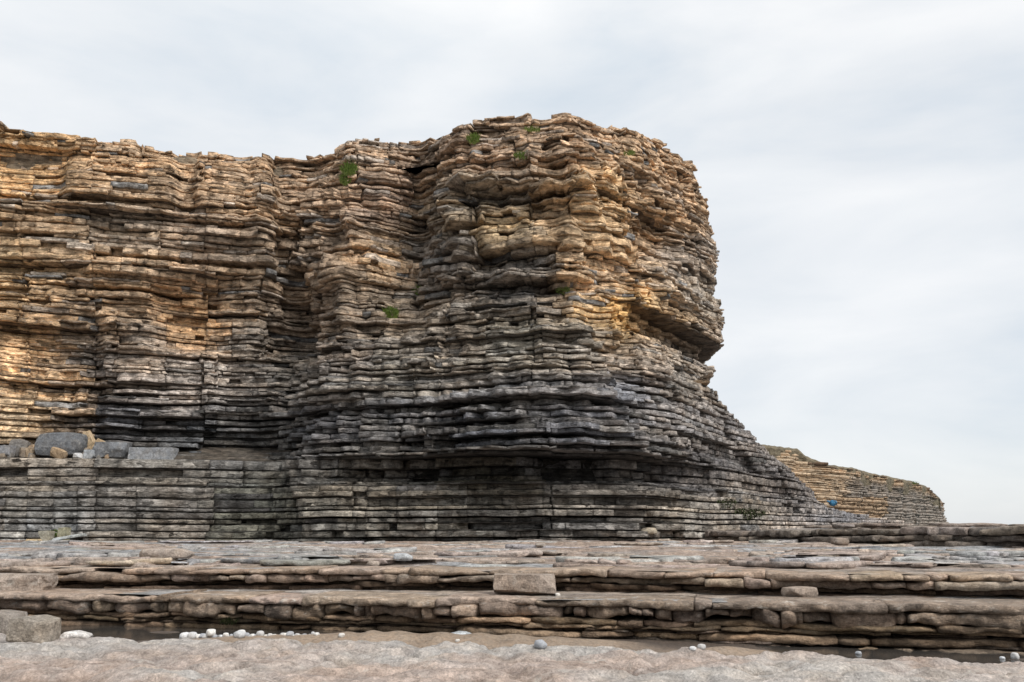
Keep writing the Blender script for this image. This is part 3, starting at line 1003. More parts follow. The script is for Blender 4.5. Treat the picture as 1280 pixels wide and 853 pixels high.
# turf and soil on top of the cliff follows the crest, set back from it
def clifftop():
    P = []
    t, X, Y, nx, ny, u = fine_outline(27.0)
    sel = np.arange(0, np.searchsorted(t, 10.3), 3)
    rows = []
    for d, dz in ((1.7, -5.5), (1.5, -1.0), (1.5, -0.35), (1.9, -0.05), (2.9, 0.0), (5.0, 0.0), (16.0, -0.2)):
        ring = []
        for i in sel:
            px, _ = project(X[i], Y[i], 27 + ZC)
            cy = float(np.interp(px, CREST[:, 0], CREST[:, 1])) - 1.0
            zc = Y[i] * elev(cy) + ZC
            zc = min(zc, 30.5)
            dd = min(d, 16.0)
            if t[i] > 8.5:
                dd = min(dd, 5 + d * 0.2)
            ring.append((X[i] + nx[i] * dd, Y[i] + ny[i] * dd, zc + dz + 0.16 * fbm(np.array([X[i] / 1.2]), Y[i] / 1.2, d, 5, 3)[0]))
        rows.append(ring)
    # far edge of the turf, a long way back
    rows.append([(x - 8 + 0.1 * i, max(y, 60) + 60, rows[-1][i][2] - 1.5) for i, (x, y, z) in enumerate(rows[-1])])
    n = len(sel)
    V = [p for r in rows for p in r]
    FA = [(r * n + i, r * n + i + 1, (r + 1) * n + i + 1, (r + 1) * n + i) for r in range(len(rows) - 1) for i in range(n - 1)]
    c = np.tile(np.array([0.24, 0.19, 0.135, 0.0]), (len(V), 1))
    return mesh_obj('clifftop_land', V, FA, M_CLIFF, c)


tag(clifftop(), 'turf and brown soil along the cliff crest', 'clifftop', kind='structure')


# ------------------------------------------------------------------ distant headland
def far_cliff():
    B = Blocks()
    top = np.array([(900, 552), (950, 557), (998, 563), (1008, 572), (1026, 579), (1030, 582), (1070, 587), (1085, 592), (1110, 597), (1140, 603), (1158, 609), (1168, 618), (1177, 625), (1178, 632)], float)
    pts_px = np.array([880, 940, 1000, 1040, 1070, 1110, 1150, 1172, 1180, 1160, 1100], float)
    pts_Y = np.array([214, 222, 240, 246, 262, 290, 322, 352, 385, 430, 470], float)
    zr = -1.5
    rr = np.random.default_rng(5)
    root_ring = None
    base_xy = None
    prof = np.array([(14, 1.0), (2.0, 1.0), (0.12, 0.95), (0, 0.55), (0.3, 0.05), (2.0, 0.0), (14, 0.0)])
    allz = []
    while zr < 28:
        th = rr.uniform(0.25, 0.7) if rr.random() < 0.6 else rr.uniform(0.7, 1.4)
        k = np.clip(zr / 24, 0, 1)
        pxs = pts_px + np.where(pts_px > 1160, -3 * k + (4 if 12 < zr < 17 else 0) + 6 * (1 - smooth(0, 7, zr)), 0)
        d = pts_Y * CP + zr * SP
        X = (pxs - 640) / F * d
        Y = pts_Y
        s = np.concatenate([[0], np.cumsum(np.hypot(np.diff(X), np.diff(Y)))])
        sf = np.arange(0, s[-1], 0.8)
        Xf, Yf = np.interp(sf, s, X), np.interp(sf, s, Y)
        ker = np.ones(9) / 9
        Xs = np.convolve(np.pad(Xf, 4, mode='edge'), ker, 'valid')
        Ys = np.convolve(np.pad(Yf, 4, mode='edge'), ker, 'valid')
        tx, ty = np.gradient(Xs), np.gradient(Ys)
        ln = np.hypot(tx, ty)
        nx, ny = -ty / ln, tx / ln
        hard = rr.uniform(-0.6, 0.9)
        pos = 0.0
        while pos < sf[-1]:
            pq, pr = project(np.interp(pos, sf, Xs), np.interp(pos, sf, Ys), zr + ZC)
            L_ = (1.5 + rr.exponential(4)) if pr > np.interp(pq, top[:, 0], top[:, 1]) + 4 else 1.2 + rr.exponential(1.0)
            a, b = pos, min(pos + L_, sf[-1])
            pos += L_
            if b - a < 0.8:
                continue
            n = int(np.clip((b - a) / 1.2, 2, 10)) + 1
            ss = np.linspace(a + 0.05, b - 0.05, n)
            bx, by = np.interp(ss, sf, Xs), np.interp(ss, sf, Ys)
            bnx, bny = np.interp(ss, sf, nx), np.interp(ss, sf, ny)
            pxm, pym = project(bx.mean(), by.mean(), zr + th / 2 + ZC)
            if pym < np.interp(pxm, top[:, 0], top[:, 1]) + 0.4:
                continue
            rib = 2.4 * vnoise(ss / 9, zr / 14, 0.4, 33) + 1.0 * vnoise(ss / 3.5, zr / 2.0, 0.4, 34)
            o = rib * 0.7 + hard * 0.30 + rr.normal(0, 0.18) - 0.12 * max(zr - 16, 0)
            grey = float(smooth(1040, 1075, pxm + 12 * vnoise(np.array([pym / 7]), 0.5, 0.5, 35)[0]))
            grey = max(grey * float(smooth(600, 612, pym + (1110 - pxm) * 0.22)), 0.25 * grey)
            oc = lin((176, 156, 132)) * (1 - grey) + lin((140, 131, 122)) * grey
            topness = float(1 - smooth(3, 12, pym - np.interp(pxm, top[:, 0], top[:, 1])))
            oc = oc * (1 - 0.6 * topness) + lin((165, 135, 104)) * 0.6 * topness
            if pym - np.interp(pxm, top[:, 0], top[:, 1]) < 2.5:
                oc = lin((96, 78, 62))
            if 1040 < pxm < 1110 and pym > 622:
                oc = lin((158, 136, 112))
            oc = oc * math.exp(rr.normal(0, 0.09))
            B.add(bx - bnx * o, by - bny * o, bnx, bny, np.full(n, zr + ZC + 0.04), np.full(n, zr + th + ZC - 0.04), prof, rr.integers(1e6), oc, 0.2,
                  dict(h=th, show=1.0))
        zr += th
    # core
    V, FA = [], []
    n = len(pts_px)
    for zr in (-2, 8, 16, 20):
        d = pts_Y * CP + zr * SP
        X = (pts_px - 640) / F * d
        for i in range(n):
            V.append((X[i] - (9 if pts_px[i] > 1100 else 4), pts_Y[i] + 9 + (6 if i < 6 else 0), (zr if zr < 20 else min(zr, pts_Y[i] * elev(float(np.interp(pts_px[i], top[:, 0], top[:, 1])) + 3) - 0.6)) + ZC))
    for r in range(3):
        for i in range(n - 1):
            FA.append((r * n + i, r * n + i + 1, (r + 1) * n + i + 1, (r + 1) * n + i))
    FA.append(tuple(range(3 * n, 4 * n)))
    root = mesh_obj('distant_headland', V, FA, M_FAR, np.tile(np.array([0.15, 0.12, 0.09, 0.0]), (len(V), 1)))
    V, FA = [], []
    cx = np.arange(930, 1176, 1.5)
    for j, (fw, dz) in enumerate(((0.8, -5.0), (-0.9, -0.5), (-0.3, 0.15), (1.5, 0.5), (10, 0.4))):
        for px_ in cx:
            Y_ = float(np.interp(px_, pts_px[:8], pts_Y[:8])) + 1.2
            cy = float(np.interp(px_, top[:, 0], top[:, 1]))
            z_ = Y_ * elev(cy)
            V.append((x_at(px_, Y_, z_) + 0.25 * fw, Y_ + fw, z_ + ZC + dz + 0.35 * float(fbm(np.array([px_ / 5]), j * 0.3, 0.5, 37, 3)[0])))
    m_ = len(cx)
    FA = [(r * m_ + i, r * m_ + i + 1, (r + 1) * m_ + i + 1, (r + 1) * m_ + i) for r in range(4) for i in range(m_ - 1)]
    cap_c = np.tile(np.array([0.15, 0.125, 0.085, 0.0]), (len(V), 1))
    mesh_obj('soil_cap', V, FA, M_FAR, cap_c, root)
    B.finish(amp=0.5, scale=0.35, warp=0.4).emit(root, M_FAR, 120, 'rock_slab', 'distant_beds', min_px=10)
    return tag(root, 'far lower headland with an orange flank and grey layered end', 'cliff', kind='structure')


far_cliff()
print('far', round(time.time() - T_START, 1))

# ------------------------------------------------------------------ platform
def base_height(x, y):
    """overall height of the wave-cut platform before its small ledges"""
    h = np.interp(y, [19, 22, 30, 40, 48, 60, 90], [0.55, 0.60, 0.66, 0.74, 0.84, 0.95, 1.1])
    return h


def terr(x, y, amp=0.12, step=0.055):
    g = amp * (fbm(x / 5.5, y / 1.9, 0.4, 101, 3) + 0.35 * np.sin(y * 1.9 + 1.8 * vnoise(x / 4, y / 5, 0.2, 103)))
    q = g / step
    f = q - np.floor(q)
    g = (np.floor(q) + smooth(0.40, 0.60, f)) * step
    return g + 0.012 * fbm(x * 2.2, y * 2.2, 0.1, 105, 2)


def plat_col(V, base=(148, 133, 122), grey=(142, 144, 146), dark=(98, 85, 76)):
    b, g, d = lin(base), lin(grey), lin(dark)
    n = smooth(-0.05, 0.35, fbm(V[:, 0] / 5, V[:, 1] / 1.6, 0.2, 111, 3))[:, None]
    k = smooth(0.05, 0.5, fbm(V[:, 0] / 1.6, V[:, 1] / 0.8, 0.7, 113, 3))[:, None]
    c = b * (1 - n) + g * n
    c = c * (1 - 0.55 * k) + d * 0.55 * k
    c = c * (1 + 0.15 * fbm(V[:, 0] * 1.2, V[:, 1] * 1.2, 0, 114, 2))[:, None]
    a = np.clip(0.5 + 0.5 * fbm(V[:, 0] / 2, V[:, 1] / 2, 0, 115, 2), 0, 1)[:, None] * 0.7
    return np.concatenate([c, a], 1)


ys = np.concatenate([np.arange(13.0, 16.0, 0.3), np.arange(16.0, 30, 0.055), np.arange(30, 50, 0.085), np.arange(50, 130, 1.6)])
xs = np.concatenate([np.arange(-70, -24, 0.8), np.arange(-24, 26, 0.12), np.arange(26, 110, 0.8)])


def plat_z(x, y):
    e = np.interp(x, [-28, -16, -13, -9, -4, 0, 4, 8, 12, 16, 24], [22.4, 21.4, 21.0, 20.4, 19.9, 19.1, 18.0, 17.0, 16.2, 15.2, 13.6]) + 1.6
    k = smooth(0, 0.8, y - e)
    return (base_height(x, y) + terr(x, y, 0.16 * np.clip((y - 15) / 12, 0.6, 1.3))) * k - 0.95 * (1 - k)


PLAT = tag(sheet('rock_platform', xs, ys, plat_z, M_PLAT, plat_col), 'flat weathered limestone platform spreading from the ledges to the cliff foot', 'rock platform', kind='structure')


def bed_line(B, pts, z_top, th, depth, seg, jl, col, colvar=0.14, amp_wave=0.25, wave_len=2.5, dip=0.0, lich=0.5, rnd=0.10, rs=None, soft=False, endr=0.06, seed=0, lengths=(0.5, 1.4), tiltv=0.012, ragged=0.15, skip=0.0, zseed=0):
    """slabs along a line pts [(x,y,z_offset)...] running left to right; the top dips away by dip per metre"""
    pts = np.array(pts, float)
    s0 = np.concatenate([[0], np.cumsum(np.hypot(np.diff(pts[:, 0]), np.diff(pts[:, 1])))])
    sf = np.arange(0, s0[-1], 0.05)
    X = np.interp(sf, s0, pts[:, 0])
    Y = np.interp(sf, s0, pts[:, 1])
    ZO = np.interp(sf, s0, pts[:, 2])
    wv = amp_wave * fbm(sf / wave_len + seed * 7.7, 0.3 + seed, 0.5, 200 + seed, 4) * 2.0
    wv2 = 0.22 * amp_wave * np.abs(vnoise(sf / 0.55 + seed, 0.3, 0.5, 300 + seed))
    tx, ty = np.gradient(X), np.gradient(Y)
    ln = np.hypot(tx, ty)
    nx, ny = -ty / ln, tx / ln
    pos = 0.0
    if soft:
        prof = np.array([(depth, 1.0), (0.3, 1.0), (0.03, 0.9), (0, 0.5), (0.04, 0.1), (0.3, 0.0), (depth, 0.0)])
    else:
        r = rnd
        prof = np.array([(depth, 1.0), (depth * 0.72, 1.0), (depth * 0.5, 1.0), (depth * 0.32, 1.0), (depth * 0.18, 1.0), (r * 2.6, 0.985), (r * 1.3, 0.93), (r * 0.45, 0.80), (0.0, 0.55), (r * 0.25, 0.26), (r * 1.1, 0.07),
                         (r * 3.5, 0.0), (depth * 0.5, 0.0), (depth, 0.0)])
    while pos < sf[-1] - 0.2:
        L_ = lengths[0] + rs.exponential(lengths[1])
        a, b = pos, min(pos + L_, sf[-1])
        pos += L_
        if b - a < 0.2:
            continue
        n = int(np.clip(math.ceil((b - a) / seg) + 1, 4, 60))
        ss = np.linspace(a + 0.006, b - 0.006, n)
        bx, by = np.interp(ss, sf, X), np.interp(ss, sf, Y)
        bnx, bny = np.interp(ss, sf, nx), np.interp(ss, sf, ny)
        nc = max(2, int((b - a) / 0.22))
        sc_ = np.sort(np.concatenate([[ss[0], ss[-1]], rs.uniform(ss[0], ss[-1], nc)]))
        o = np.interp(ss, sc_, np.interp(sc_, sf, wv) - np.interp(sc_, sf, wv2) + rs.normal(0, 0.9 * jl, len(sc_))) + rs.normal(0, jl)
        e = np.minimum(ss - a, b - ss)
        o = o - endr * np.exp(-e / 0.07) * rs.uniform(0.6, 1.6)
        if skip and (b - a) < 0.9 and rs.random() < skip:
            continue
        zo = np.interp(ss, sf, ZO) + 0.05 * fbm(ss / 2.2, 0.5, 0.5 + zseed, 330, 2)
        tl = rs.normal(0, tiltv) * np.linspace(-1, 1, n)
        z1 = z_top + zo + tl + 0.10 * th * rs.normal(0, 0.5) - 0.25 * endr * np.exp(-e / 0.06)
        z0 = z_top + zo - th + 0 * tl - ragged * th * fbm(ss / 0.45, 0.3, 0.5 + seed, 301, 2) + ragged * 0.3 * th * rs.normal(0, 0.5)
        c = lin(col) * 0.97 * math.exp(rs.normal(0, colvar))
        c = c * np.array([1 + rs.normal(0, 0.02), 1, 1 + rs.normal(0, 0.03)])
        B.add(bx - bnx * o, by - bny * o, bnx, bny, z0, z1, prof, rs.integers(1e6), c, lich, dict(h=th, show=1.0, dip=dip))
        if dip:
            v = B.P[-1]
            d = np.tile(prof[:, 0], n)
            v[:, 2] -= dip * d


def finish_smooth(B, amp, scale, zamp, hf=0.0):
    B.finish(amp=amp, scale=scale, warp=0.0, hf=hf)
    V = B.V
    V[:, 2] += zamp * fbm(V[:, 0] * 1.3, V[:, 1] * 1.3, 0.3, 401, 3)


rs = np.random.default_rng(77)
# many thin lips on the platform
B = Blocks()
yl = 21.2
k = 0
while yl < 46.5:
    n_ = 9
    y0 = yl
    xx = np.linspace(-0.72 * yl - 1, 0.72 * yl + 1, n_)
    # each ledge comes and goes: only a few stretches of it
    a0 = -0.72 * yl
    while a0 < 0.72 * yl:
        L_ = rs.uniform(1.2, 5.5) * (yl / 28)
        b0 = a0 + L_
        if rs.random() < 0.8:
            y0 = yl + rs.uniform(-0.6, 0.6)
            xm_ = (a0 + b0) / 2
            pts = [(x, y0 + 1.1 * (abs(x - xm_) / (b0 - a0) * 2) ** 3 + 0.9 * vnoise(np.array([x / 5.0]), y0, 0.5, 402)[0] - 0.03 * x * (1 if x > 0 else 0.4), 0.10 * vnoise(np.array([x / 6.0]), y0, 0.2, 403)[0]) for x in np.linspace(a0, b0, 8)]
            th = rs.uniform(0.10, 0.26)
            gcol = (166, 152, 142) if rs.random() < 0.6 else (162, 160, 158)
            bed_line(B, pts, float(base_height(0, y0)) + rs.uniform(0.04, 0.16), th, rs.uniform(1.2, 2.6), 0.16, 0.06, gcol, dip=rs.uniform(0.02, 0.06), rs=rs, seed=k, rnd=0.035, amp_wave=0.55, wave_len=1.5, endr=0.03, ragged=0.4, tiltv=0.03,
                     lengths=(0.4, 1.3))
        a0 = b0 + rs.uniform(0.1, 1.6)
        k += 1
    yl += rs.uniform(0.6, 1.4) * (yl / 24)
finish_smooth(B, 0.07, 1.8, 0.04, 0.06)
B.emit(PLAT, M_PLAT, 290, 'rock_slab', 'platform_beds', smooth_shade=False)
print('platform', round(time.time() - T_START, 1))

# shelf on the right: three thick beds
rs = np.random.default_rng(78)
SH_L = [(x_at(880, 49, 0), 50.5, -0.25), (x_at(950, 47, 0), 46.5, -0.12), (x_at(1060, 42, 0), 42.5, -0.08), (x_at(1170, 38, 0), 38.6, 0.0), (x_at(1280, 35.5, 0), 35.8, 0.02), (x_at(1500, 32, 0), 32, 0.04)]
xs2 = np.arange(12, 110, 0.55)
ys2 = np.concatenate([np.arange(32.5, 60, 0.3), np.arange(60, 150, 2.0)])


def shelf_z(x, y):
    # only exists behind the shelf edge, elsewhere it dips under the platform
    ex = np.interp(x, [p[0] for p in SH_L], [p[1] for p in SH_L])
    inside = smooth(0.6, 1.3, y - ex) * smooth(15.0, 18.5, x)
    h = 1.50 + 0.10 * terr(x, y, 0.5, 0.2) + 0.05 * fbm(x / 2, y / 2, 0, 410, 3) + 0.002 * (y - 40)
    return h * inside + (-0.3) * (1 - inside)


SHELF = tag(sheet('upper_shelf', xs2, ys2, shelf_z, M_PLAT, lambda V: plat_col(V, (140, 128, 118))), 'raised rock shelf of three thick beds right of the headland foot', 'rock shelf', kind='structure')
B = Blocks()
for zt, th, back in ((1.62, 0.34, 0.35), (1.27, 0.30, 0.1), (0.98, 0.42, 0.0)):
    bed_line(B, [(x, y + back, z) for x, y, z in SH_L], zt, th, 3.4, 0.10, 0.12, (118, 109, 101), rs=rs, seed=int(zt * 10), rnd=0.05, amp_wave=0.55, wave_len=1.8, lich=0.3, lengths=(0.4, 1.4), endr=0.08, tiltv=0.04, ragged=0.4, colvar=0.2)
# a few loose capping slabs giving the shelf its ragged top
for i in range(16):
    x0 = rs.uniform(17, 30)
    y0 = float(np.interp(x0, [p[0] for p in SH_L], [p[1] for p in SH_L])) + rs.uniform(1.5, 9)
    bed_line(B, [(x0, y0, 0), (x0 + rs.uniform(1.5, 4), y0 - 0.6, 0)], 1.72 + rs.uniform(-0.03, 0.16), 0.16, 1.6, 0.16, 0.05, (140, 128, 118), rs=rs, seed=40 + i, rnd=0.03, amp_wave=0.2)
finish_smooth(B, 0.09, 1.5, 0.04, 0.07)
B.emit(SHELF, M_PLAT, 200, 'rock_slab', 'shelf_beds')

# ------------------------------------------------------------------ the two ledges in front
rs = np.random.default_rng(79)


def col_line(tab):
    """[(px, distance, z)] -> [(x, y, z)]"""
    return [(x_at(px, Y, zz - ZC), Y, zz) for px, Y, zz in tab]


S1 = col_line([(-800, 20.2, 0.16), (-300, 19.2, 0.17), (0, 18.6, 0.17), (200, 18.1, 0.18), (420, 17.4, 0.20), (640, 16.6, 0.22), (850, 15.8, 0.24), (1060, 15.1, 0.26), (1280, 14.4, 0.28), (1600, 13.6, 0.30), (2500, 12.2, 0.32)])
S2 = col_line([(-800, 22.4, 0.61), (-300, 21.2, 0.62), (0, 20.6, 0.63), (230, 20.2, 0.64), (440, 19.8, 0.65), (640, 19.0, 0.66), (850, 18.0, 0.67), (1060, 17.0, 0.68), (1280, 16.2, 0.70), (1600, 15.2, 0.72), (2500, 13.6, 0.74)])


def line_y(S, x):
    return np.interp(x, [p[0] for p in S], [p[1] for p in S])


def line_z(S, x):
    return np.interp(x, [p[0] for p in S], [p[2] for p in S])


# tread behind the lower ledge and behind the upper one
def tread(S, back, drop, seed, name, label, extra):
    xs_ = np.concatenate([np.arange(-28, -14.5, 0.3), np.arange(-14.5, 13.5, 0.05), np.arange(13.5, 23, 0.15)])
    d_ = np.arange(0.35, back, 0.06)
    XX, DD = np.meshgrid(xs_, d_)
    YY = line_y(S, XX) + DD
    ZZ = line_z(S, XX) - drop + 0.035 * fbm(XX * 0.9, YY * 1.4, 0.2, seed, 4) * 1.5 + extra(XX, DD)
    V = np.stack([XX, YY, ZZ], -1).reshape(-1, 3)
    ny_, nx_ = XX.shape
    a = (np.arange(ny_ - 1)[:, None] * nx_ + np.arange(nx_ - 1)[None, :]).ravel()
    FA = np.stack([a, a + 1, a + nx_ + 1, a + nx_], 1)
    o = mesh_obj(name, V, FA, M_PLAT, plat_col(V, (152, 140, 129), (150, 148, 146)), None, True)
    return tag(o, label, 'rock ledge', kind='structure')


LOW = tread(S1, 3.6, 0.02, 421, 'lower_ledge', 'lower rock ledge with a thick rounded lip over dark crumbling beds', lambda x, d: 0 * x)
UPP = tread(S2, 3.5, 0.02, 422, 'upper_ledge', 'upper rock ledge with a double lip above a black gap', lambda x, d: -0.05 * smooth(1.8, 3.5, d))

B = Blocks()
P1 = [(x, y, z) for x, y, z in S1]
bed_line(B, P1, 0.0, 0.13, 1.6, 0.05, 0.05, (150, 134, 120), rs=rs, seed=1, rnd=0.035, amp_wave=0.40, wave_len=1.7, lich=0.6, lengths=(0.25, 1.3), endr=0.03, tiltv=0.03, ragged=0.35, skip=0.22)
bed_line(B, [(x, y + 0.05, z) for x, y, z in P1], -0.12, 0.22, 1.6, 0.05, 0.08, (138, 122, 108), rs=rs, seed=1, rnd=0.05, amp_wave=0.40, wave_len=1.7, lich=0.5, lengths=(0.18, 0.45), endr=0.10, tiltv=0.03, ragged=0.75, colvar=0.2)
# dark beds under the lip
zt = -0.36
k = 0
for th, back, c in ((0.10, 0.16, (134, 114, 94)), (0.07, 0.24, (128, 110, 90)), (0.05, 0.32, (92, 78, 66)), (0.11, 0.18, (136, 116, 96)), (0.05, 0.26, (112, 100, 90)), (0.10, 0.08, (128, 112, 96)), (0.09, -0.04, (112, 102, 92))):
    bed_line(B, [(x, y + back, z) for x, y, z in P1], zt, th, 1.2, 0.12, 0.05, c, rs=rs, seed=10 + k, rnd=0.025, amp_wave=0.16, wave_len=1.3, ragged=0.4, lich=0.1, colvar=0.3, lengths=(0.4, 1.1))
    zt -= th
    k += 1
finish_smooth(B, 0.10, 2.4, 0.02, 0.07)
B.emit(LOW, M_PLAT, 300, 'rock_slab', 'ledge_beds', smooth_shade=False)

B = Blocks()
bed_line(B, S2, 0.0, 0.13, 1.6, 0.08, 0.05, (160, 142, 126), rs=rs, seed=3, rnd=0.04, amp_wave=0.40, wave_len=1.8, lich=0.4, lengths=(0.3, 1.4), endr=0.02, tiltv=0.03, ragged=0.3, skip=0.2)
bed_line(B, [(x, y + 0.03, z) for x, y, z in S2], -0.13, 0.17, 1.5, 0.08, 0.07, (154, 137, 122), rs=rs, seed=4, rnd=0.05, amp_wave=0.42, wave_len=1.8, lich=0.4, lengths=(0.3, 1.2), endr=0.03, tiltv=0.03, ragged=0.45)
bed_line(B, [(x, y + 0.42, z) for x, y, z in S2], -0.30, 0.10, 1.0, 0.14, 0.12, (100, 84, 70), rs=rs, seed=5, rnd=0.02, amp_wave=0.2, lich=0.0)
bed_line(B, [(x, y + 0.30, z) for x, y, z in S2], -0.40, 0.12, 1.0, 0.14, 0.12, (110, 92, 78), rs=rs, seed=6, rnd=0.02, amp_wave=0.2, lich=0.0)
finish_smooth(B, 0.08, 2.4, 0.02, 0.06)
B.emit(UPP, M_PLAT, 300, 'rock_slab', 'ledge_beds', smooth_shade=False)
print('ledges', round(time.time() - T_START, 1))

# ------------------------------------------------------------------ channel floor (sand and wet rock)
EDGE = col_line([(-400, 13.6, 0), (0, 13.3, 0), (200, 13.2, 0), (430, 12.9, 0), (640, 12.2, 0), (860, 11.9, 0), (1080, 11.3, 0), (1280, 10.8, 0), (1700, 10.3, 0)])


def sand_z(x, y):
    h = -0.50 + 0.05 * fbm(x / 1.4, y / 1.4, 0.1, 430, 3)
    for (cx, cy, rx, ry, a) in ((-0.6, 14.9, 3.4, 1.3, 0.26), (-3.2, 14.9, 2.2, 0.9, 0.17), (3.6, 13.9, 1.2, 0.6, 0.20), (-5.5, 15.4, 2.0, 0.8, 0.12), (8.0, 12.9, 0.8, 0.5, 0.14)):
        h = h + a * np.exp(-((x - cx) / rx) ** 2 * 1.2 - ((y - cy) / ry) ** 2 * 1.2)
    h = h + 0.02 * np.sin(9 * x + 4 * vnoise(x, y, 0, 3)) * smooth(-0.4, -0.25, h)
    return h


def sand_col(V):
    s = smooth(-0.44, -0.34, V[:, 2])[:, None]
    c = lin((134, 119, 104)) * s + lin((82, 73, 66)) * (1 - s)
    c = c * (1 + 0.18 * fbm(V[:, 0] * 2, V[:, 1] * 2, 0, 431, 3))[:, None]
    return np.concatenate([c, np.zeros((len(V), 1))], 1)


M_SAND = rock_material('damp_sand', grain=14.0, bump=0.35, laminate=1.0, lichen=False, contrast=0.3, rough=0.7)
tag(sheet('sand_channel', np.concatenate([np.arange(-28, -15, 0.4), np.arange(-15, 14, 0.08), np.arange(14, 26, 0.3)]), np.arange(9.4, 21.5, 0.065), sand_z, M_SAND, sand_col), 'damp brown sand floor of the channel between shelf and ledge', 'sand', kind='structure')


M_POOL = M_WATER.copy()
M_POOL.name = 'pool_water'
M_POOL.node_tree.nodes['Principled BSDF'].inputs['Base Color'].default_value = (0.05, 0.045, 0.04, 1)
for _q in M_POOL.node_tree.nodes:
    if _q.type == 'BUMP':
        _q.inputs['Strength'].default_value = 0.03
tag(sheet('pool_water', np.arange(-28, 26, 1.0), np.arange(9.4, 21.5, 1.0), lambda x, y: -0.478 + 0 * x, M_POOL, lambda V: np.ones((len(V), 4)), smooth_shade=False), 'shallow still pools left in the channel', 'water', kind='structure')

# ------------------------------------------------------------------ foreground shelf
def worley(x, y, seed, jitter=0.85):
    ix, iy = np.floor(x).astype(np.int64), np.floor(y).astype(np.int64)
    d1 = np.full(x.shape, 9.0)
    d2 = np.full(x.shape, 9.0)
    for dx in (-1, 0, 1):
        for dy in (-1, 0, 1):
            cx, cy = ix + dx, iy + dy
            ox = 0.5 + jitter * (hash3(cx, cy, np.zeros_like(cx), seed) - 0.5)
            oy = 0.5 + jitter * (hash3(cx, cy, np.ones_like(cx), seed) - 0.5)
            d = np.hypot(x - cx - ox, y - cy - oy)
            d2 = np.minimum(np.maximum(d1, d), d2)
            d1 = np.minimum(d1, d)
    return d1, d2


def fore_z(x, y):
    wx = x + 0.35 * fbm(x * 0.8, y * 0.8, 0.2, 440, 2)
    wy = y + 0.30 * fbm(x * 0.8, y * 0.8, 0.9, 441, 2)
    a1, a2 = worley(wx / 1.5, wy / 0.60, 5)
    b1, b2 = worley(wx / 0.48, wy / 0.27, 9)
    c1, c2 = worley(wx / 0.17, wy / 0.10, 19)
    m = fbm(x / 1.7, y / 1.1, 0.4, 442, 2)
    h = 0.070 * smooth(0.0, 0.38, a2 - a1) + 0.046 * smooth(0, 0.5, b2 - b1) * smooth(-0.4, 0.4, m) + 0.014 * smooth(0, 0.6, c2 - c1)
    h = h + 0.035 * fbm(x / 2.2, y / 0.9, 0.3, 443, 3) - 0.12
    pit = smooth(0.28, 0.55, fbm(x / 0.7 + 3, y / 0.35, 0.8, 444, 2))
    h = h - 0.10 * pit
    # bowl near the front left of centre, and the lower grey corner
    h = h - 0.16 * np.exp(-((x + 1.85) / 0.75) ** 2 - ((y - 9.05) / 0.30) ** 2)
    h = h - 0.16 * smooth(-3.9, -4.4, x + 0.6 * (y - 9.0)) * (1 - smooth(9.6, 10.2, y))
    ed = line_y(EDGE, x) + 0.2 * fbm(x / 1.1, 0.4, 0.2, 445, 3)
    h = h + 0.02 * smooth(-1.2, -0.2, y - ed)
    h = h - 0.75 * smooth(-0.12, 0.35, y - ed)
    return h


def fore_col(V):
    b, g, d = lin((184, 168, 158)), lin((188, 182, 176)), lin((104, 86, 72))
    x, y, z = V.T
    n = smooth(-0.2, 0.4, fbm(x / 1.8, y / 1.0, 0.2, 451, 3))[:, None]
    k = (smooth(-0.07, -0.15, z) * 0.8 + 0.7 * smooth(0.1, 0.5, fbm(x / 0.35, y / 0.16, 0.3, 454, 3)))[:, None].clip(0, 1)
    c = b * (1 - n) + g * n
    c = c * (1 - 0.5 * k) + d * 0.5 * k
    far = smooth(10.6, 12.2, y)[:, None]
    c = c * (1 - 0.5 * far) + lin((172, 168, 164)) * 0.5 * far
    c = c * (1 + 0.13 * fbm(x * 3, y * 3, 0, 452, 2))[:, None]
    a = np.clip(0.55 + 0.6 * fbm(x, y, 0, 453, 2), 0, 1)[:, None]
    return np.concatenate([c, a], 1)


xs3 = np.concatenate([np.arange(-30, -8.6, 0.35), np.arange(-8.6, 9.2, 0.032), np.arange(9.2, 30, 0.35)])
ys3 = np.concatenate([np.arange(-12, 7.4, 0.35), np.arange(7.4, 13.9, 0.026)])
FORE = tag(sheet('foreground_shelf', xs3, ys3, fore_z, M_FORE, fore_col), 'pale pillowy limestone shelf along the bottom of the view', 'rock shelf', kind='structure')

# shore ground under everything and sea beyond
gx = np.linspace(-400, 500, 91)
gy = np.linspace(-200, 700, 91)


def ground_z(x, y):
    d = np.maximum(0, x - 60 - 0.15 * y) + np.maximum(0, -y - 20) * 0.6
    return -0.85 - np.minimum(d * 0.03, 3.0) + 0.05 * fbm(x / 9, y / 9, 0, 460, 2)


tag(sheet('shore_ground', gx, gy, ground_z, M_PLAT, lambda V: plat_col(V, (120, 110, 100))), 'low rocky shore under the platform', 'ground', kind='structure')
sea = mesh_obj('sea', [(-3500, -3500, -1.9), (3500, -3500, -1.9), (3500, 6000, -1.9), (-3500, 6000, -1.9)], [(0, 1, 2, 3)], M_WATER)
tag(sea, 'grey green sea beyond the shore', 'sea', kind='structure')
print('ground', round(time.time() - T_START, 1))

# ------------------------------------------------------------------ things
bpy.context.view_layer.update()
DG = bpy.context.evaluated_depsgraph_get()


def hit(px, py):
    """first surface of the scene along the line of sight through a point of the photograph"""
    a, b = (px - 640) / F, (426.5 - py) / F
    d = Vector((a, CP - b * SP, SP + b * CP)).normalized()
    ok, loc, nrm, idx, ob, mt = scene.ray_cast(DG, Vector((0, 0, ZC)), d)
    return (loc, nrm) if ok else (None, None)


def ground_under(x, y, ztop=20.0):
    ok, loc, nrm, idx, ob, mt = scene.ray_cast(DG, Vector((x, y, ztop)), Vector((0, 0, -1)))
    return loc.z if ok else 0.0


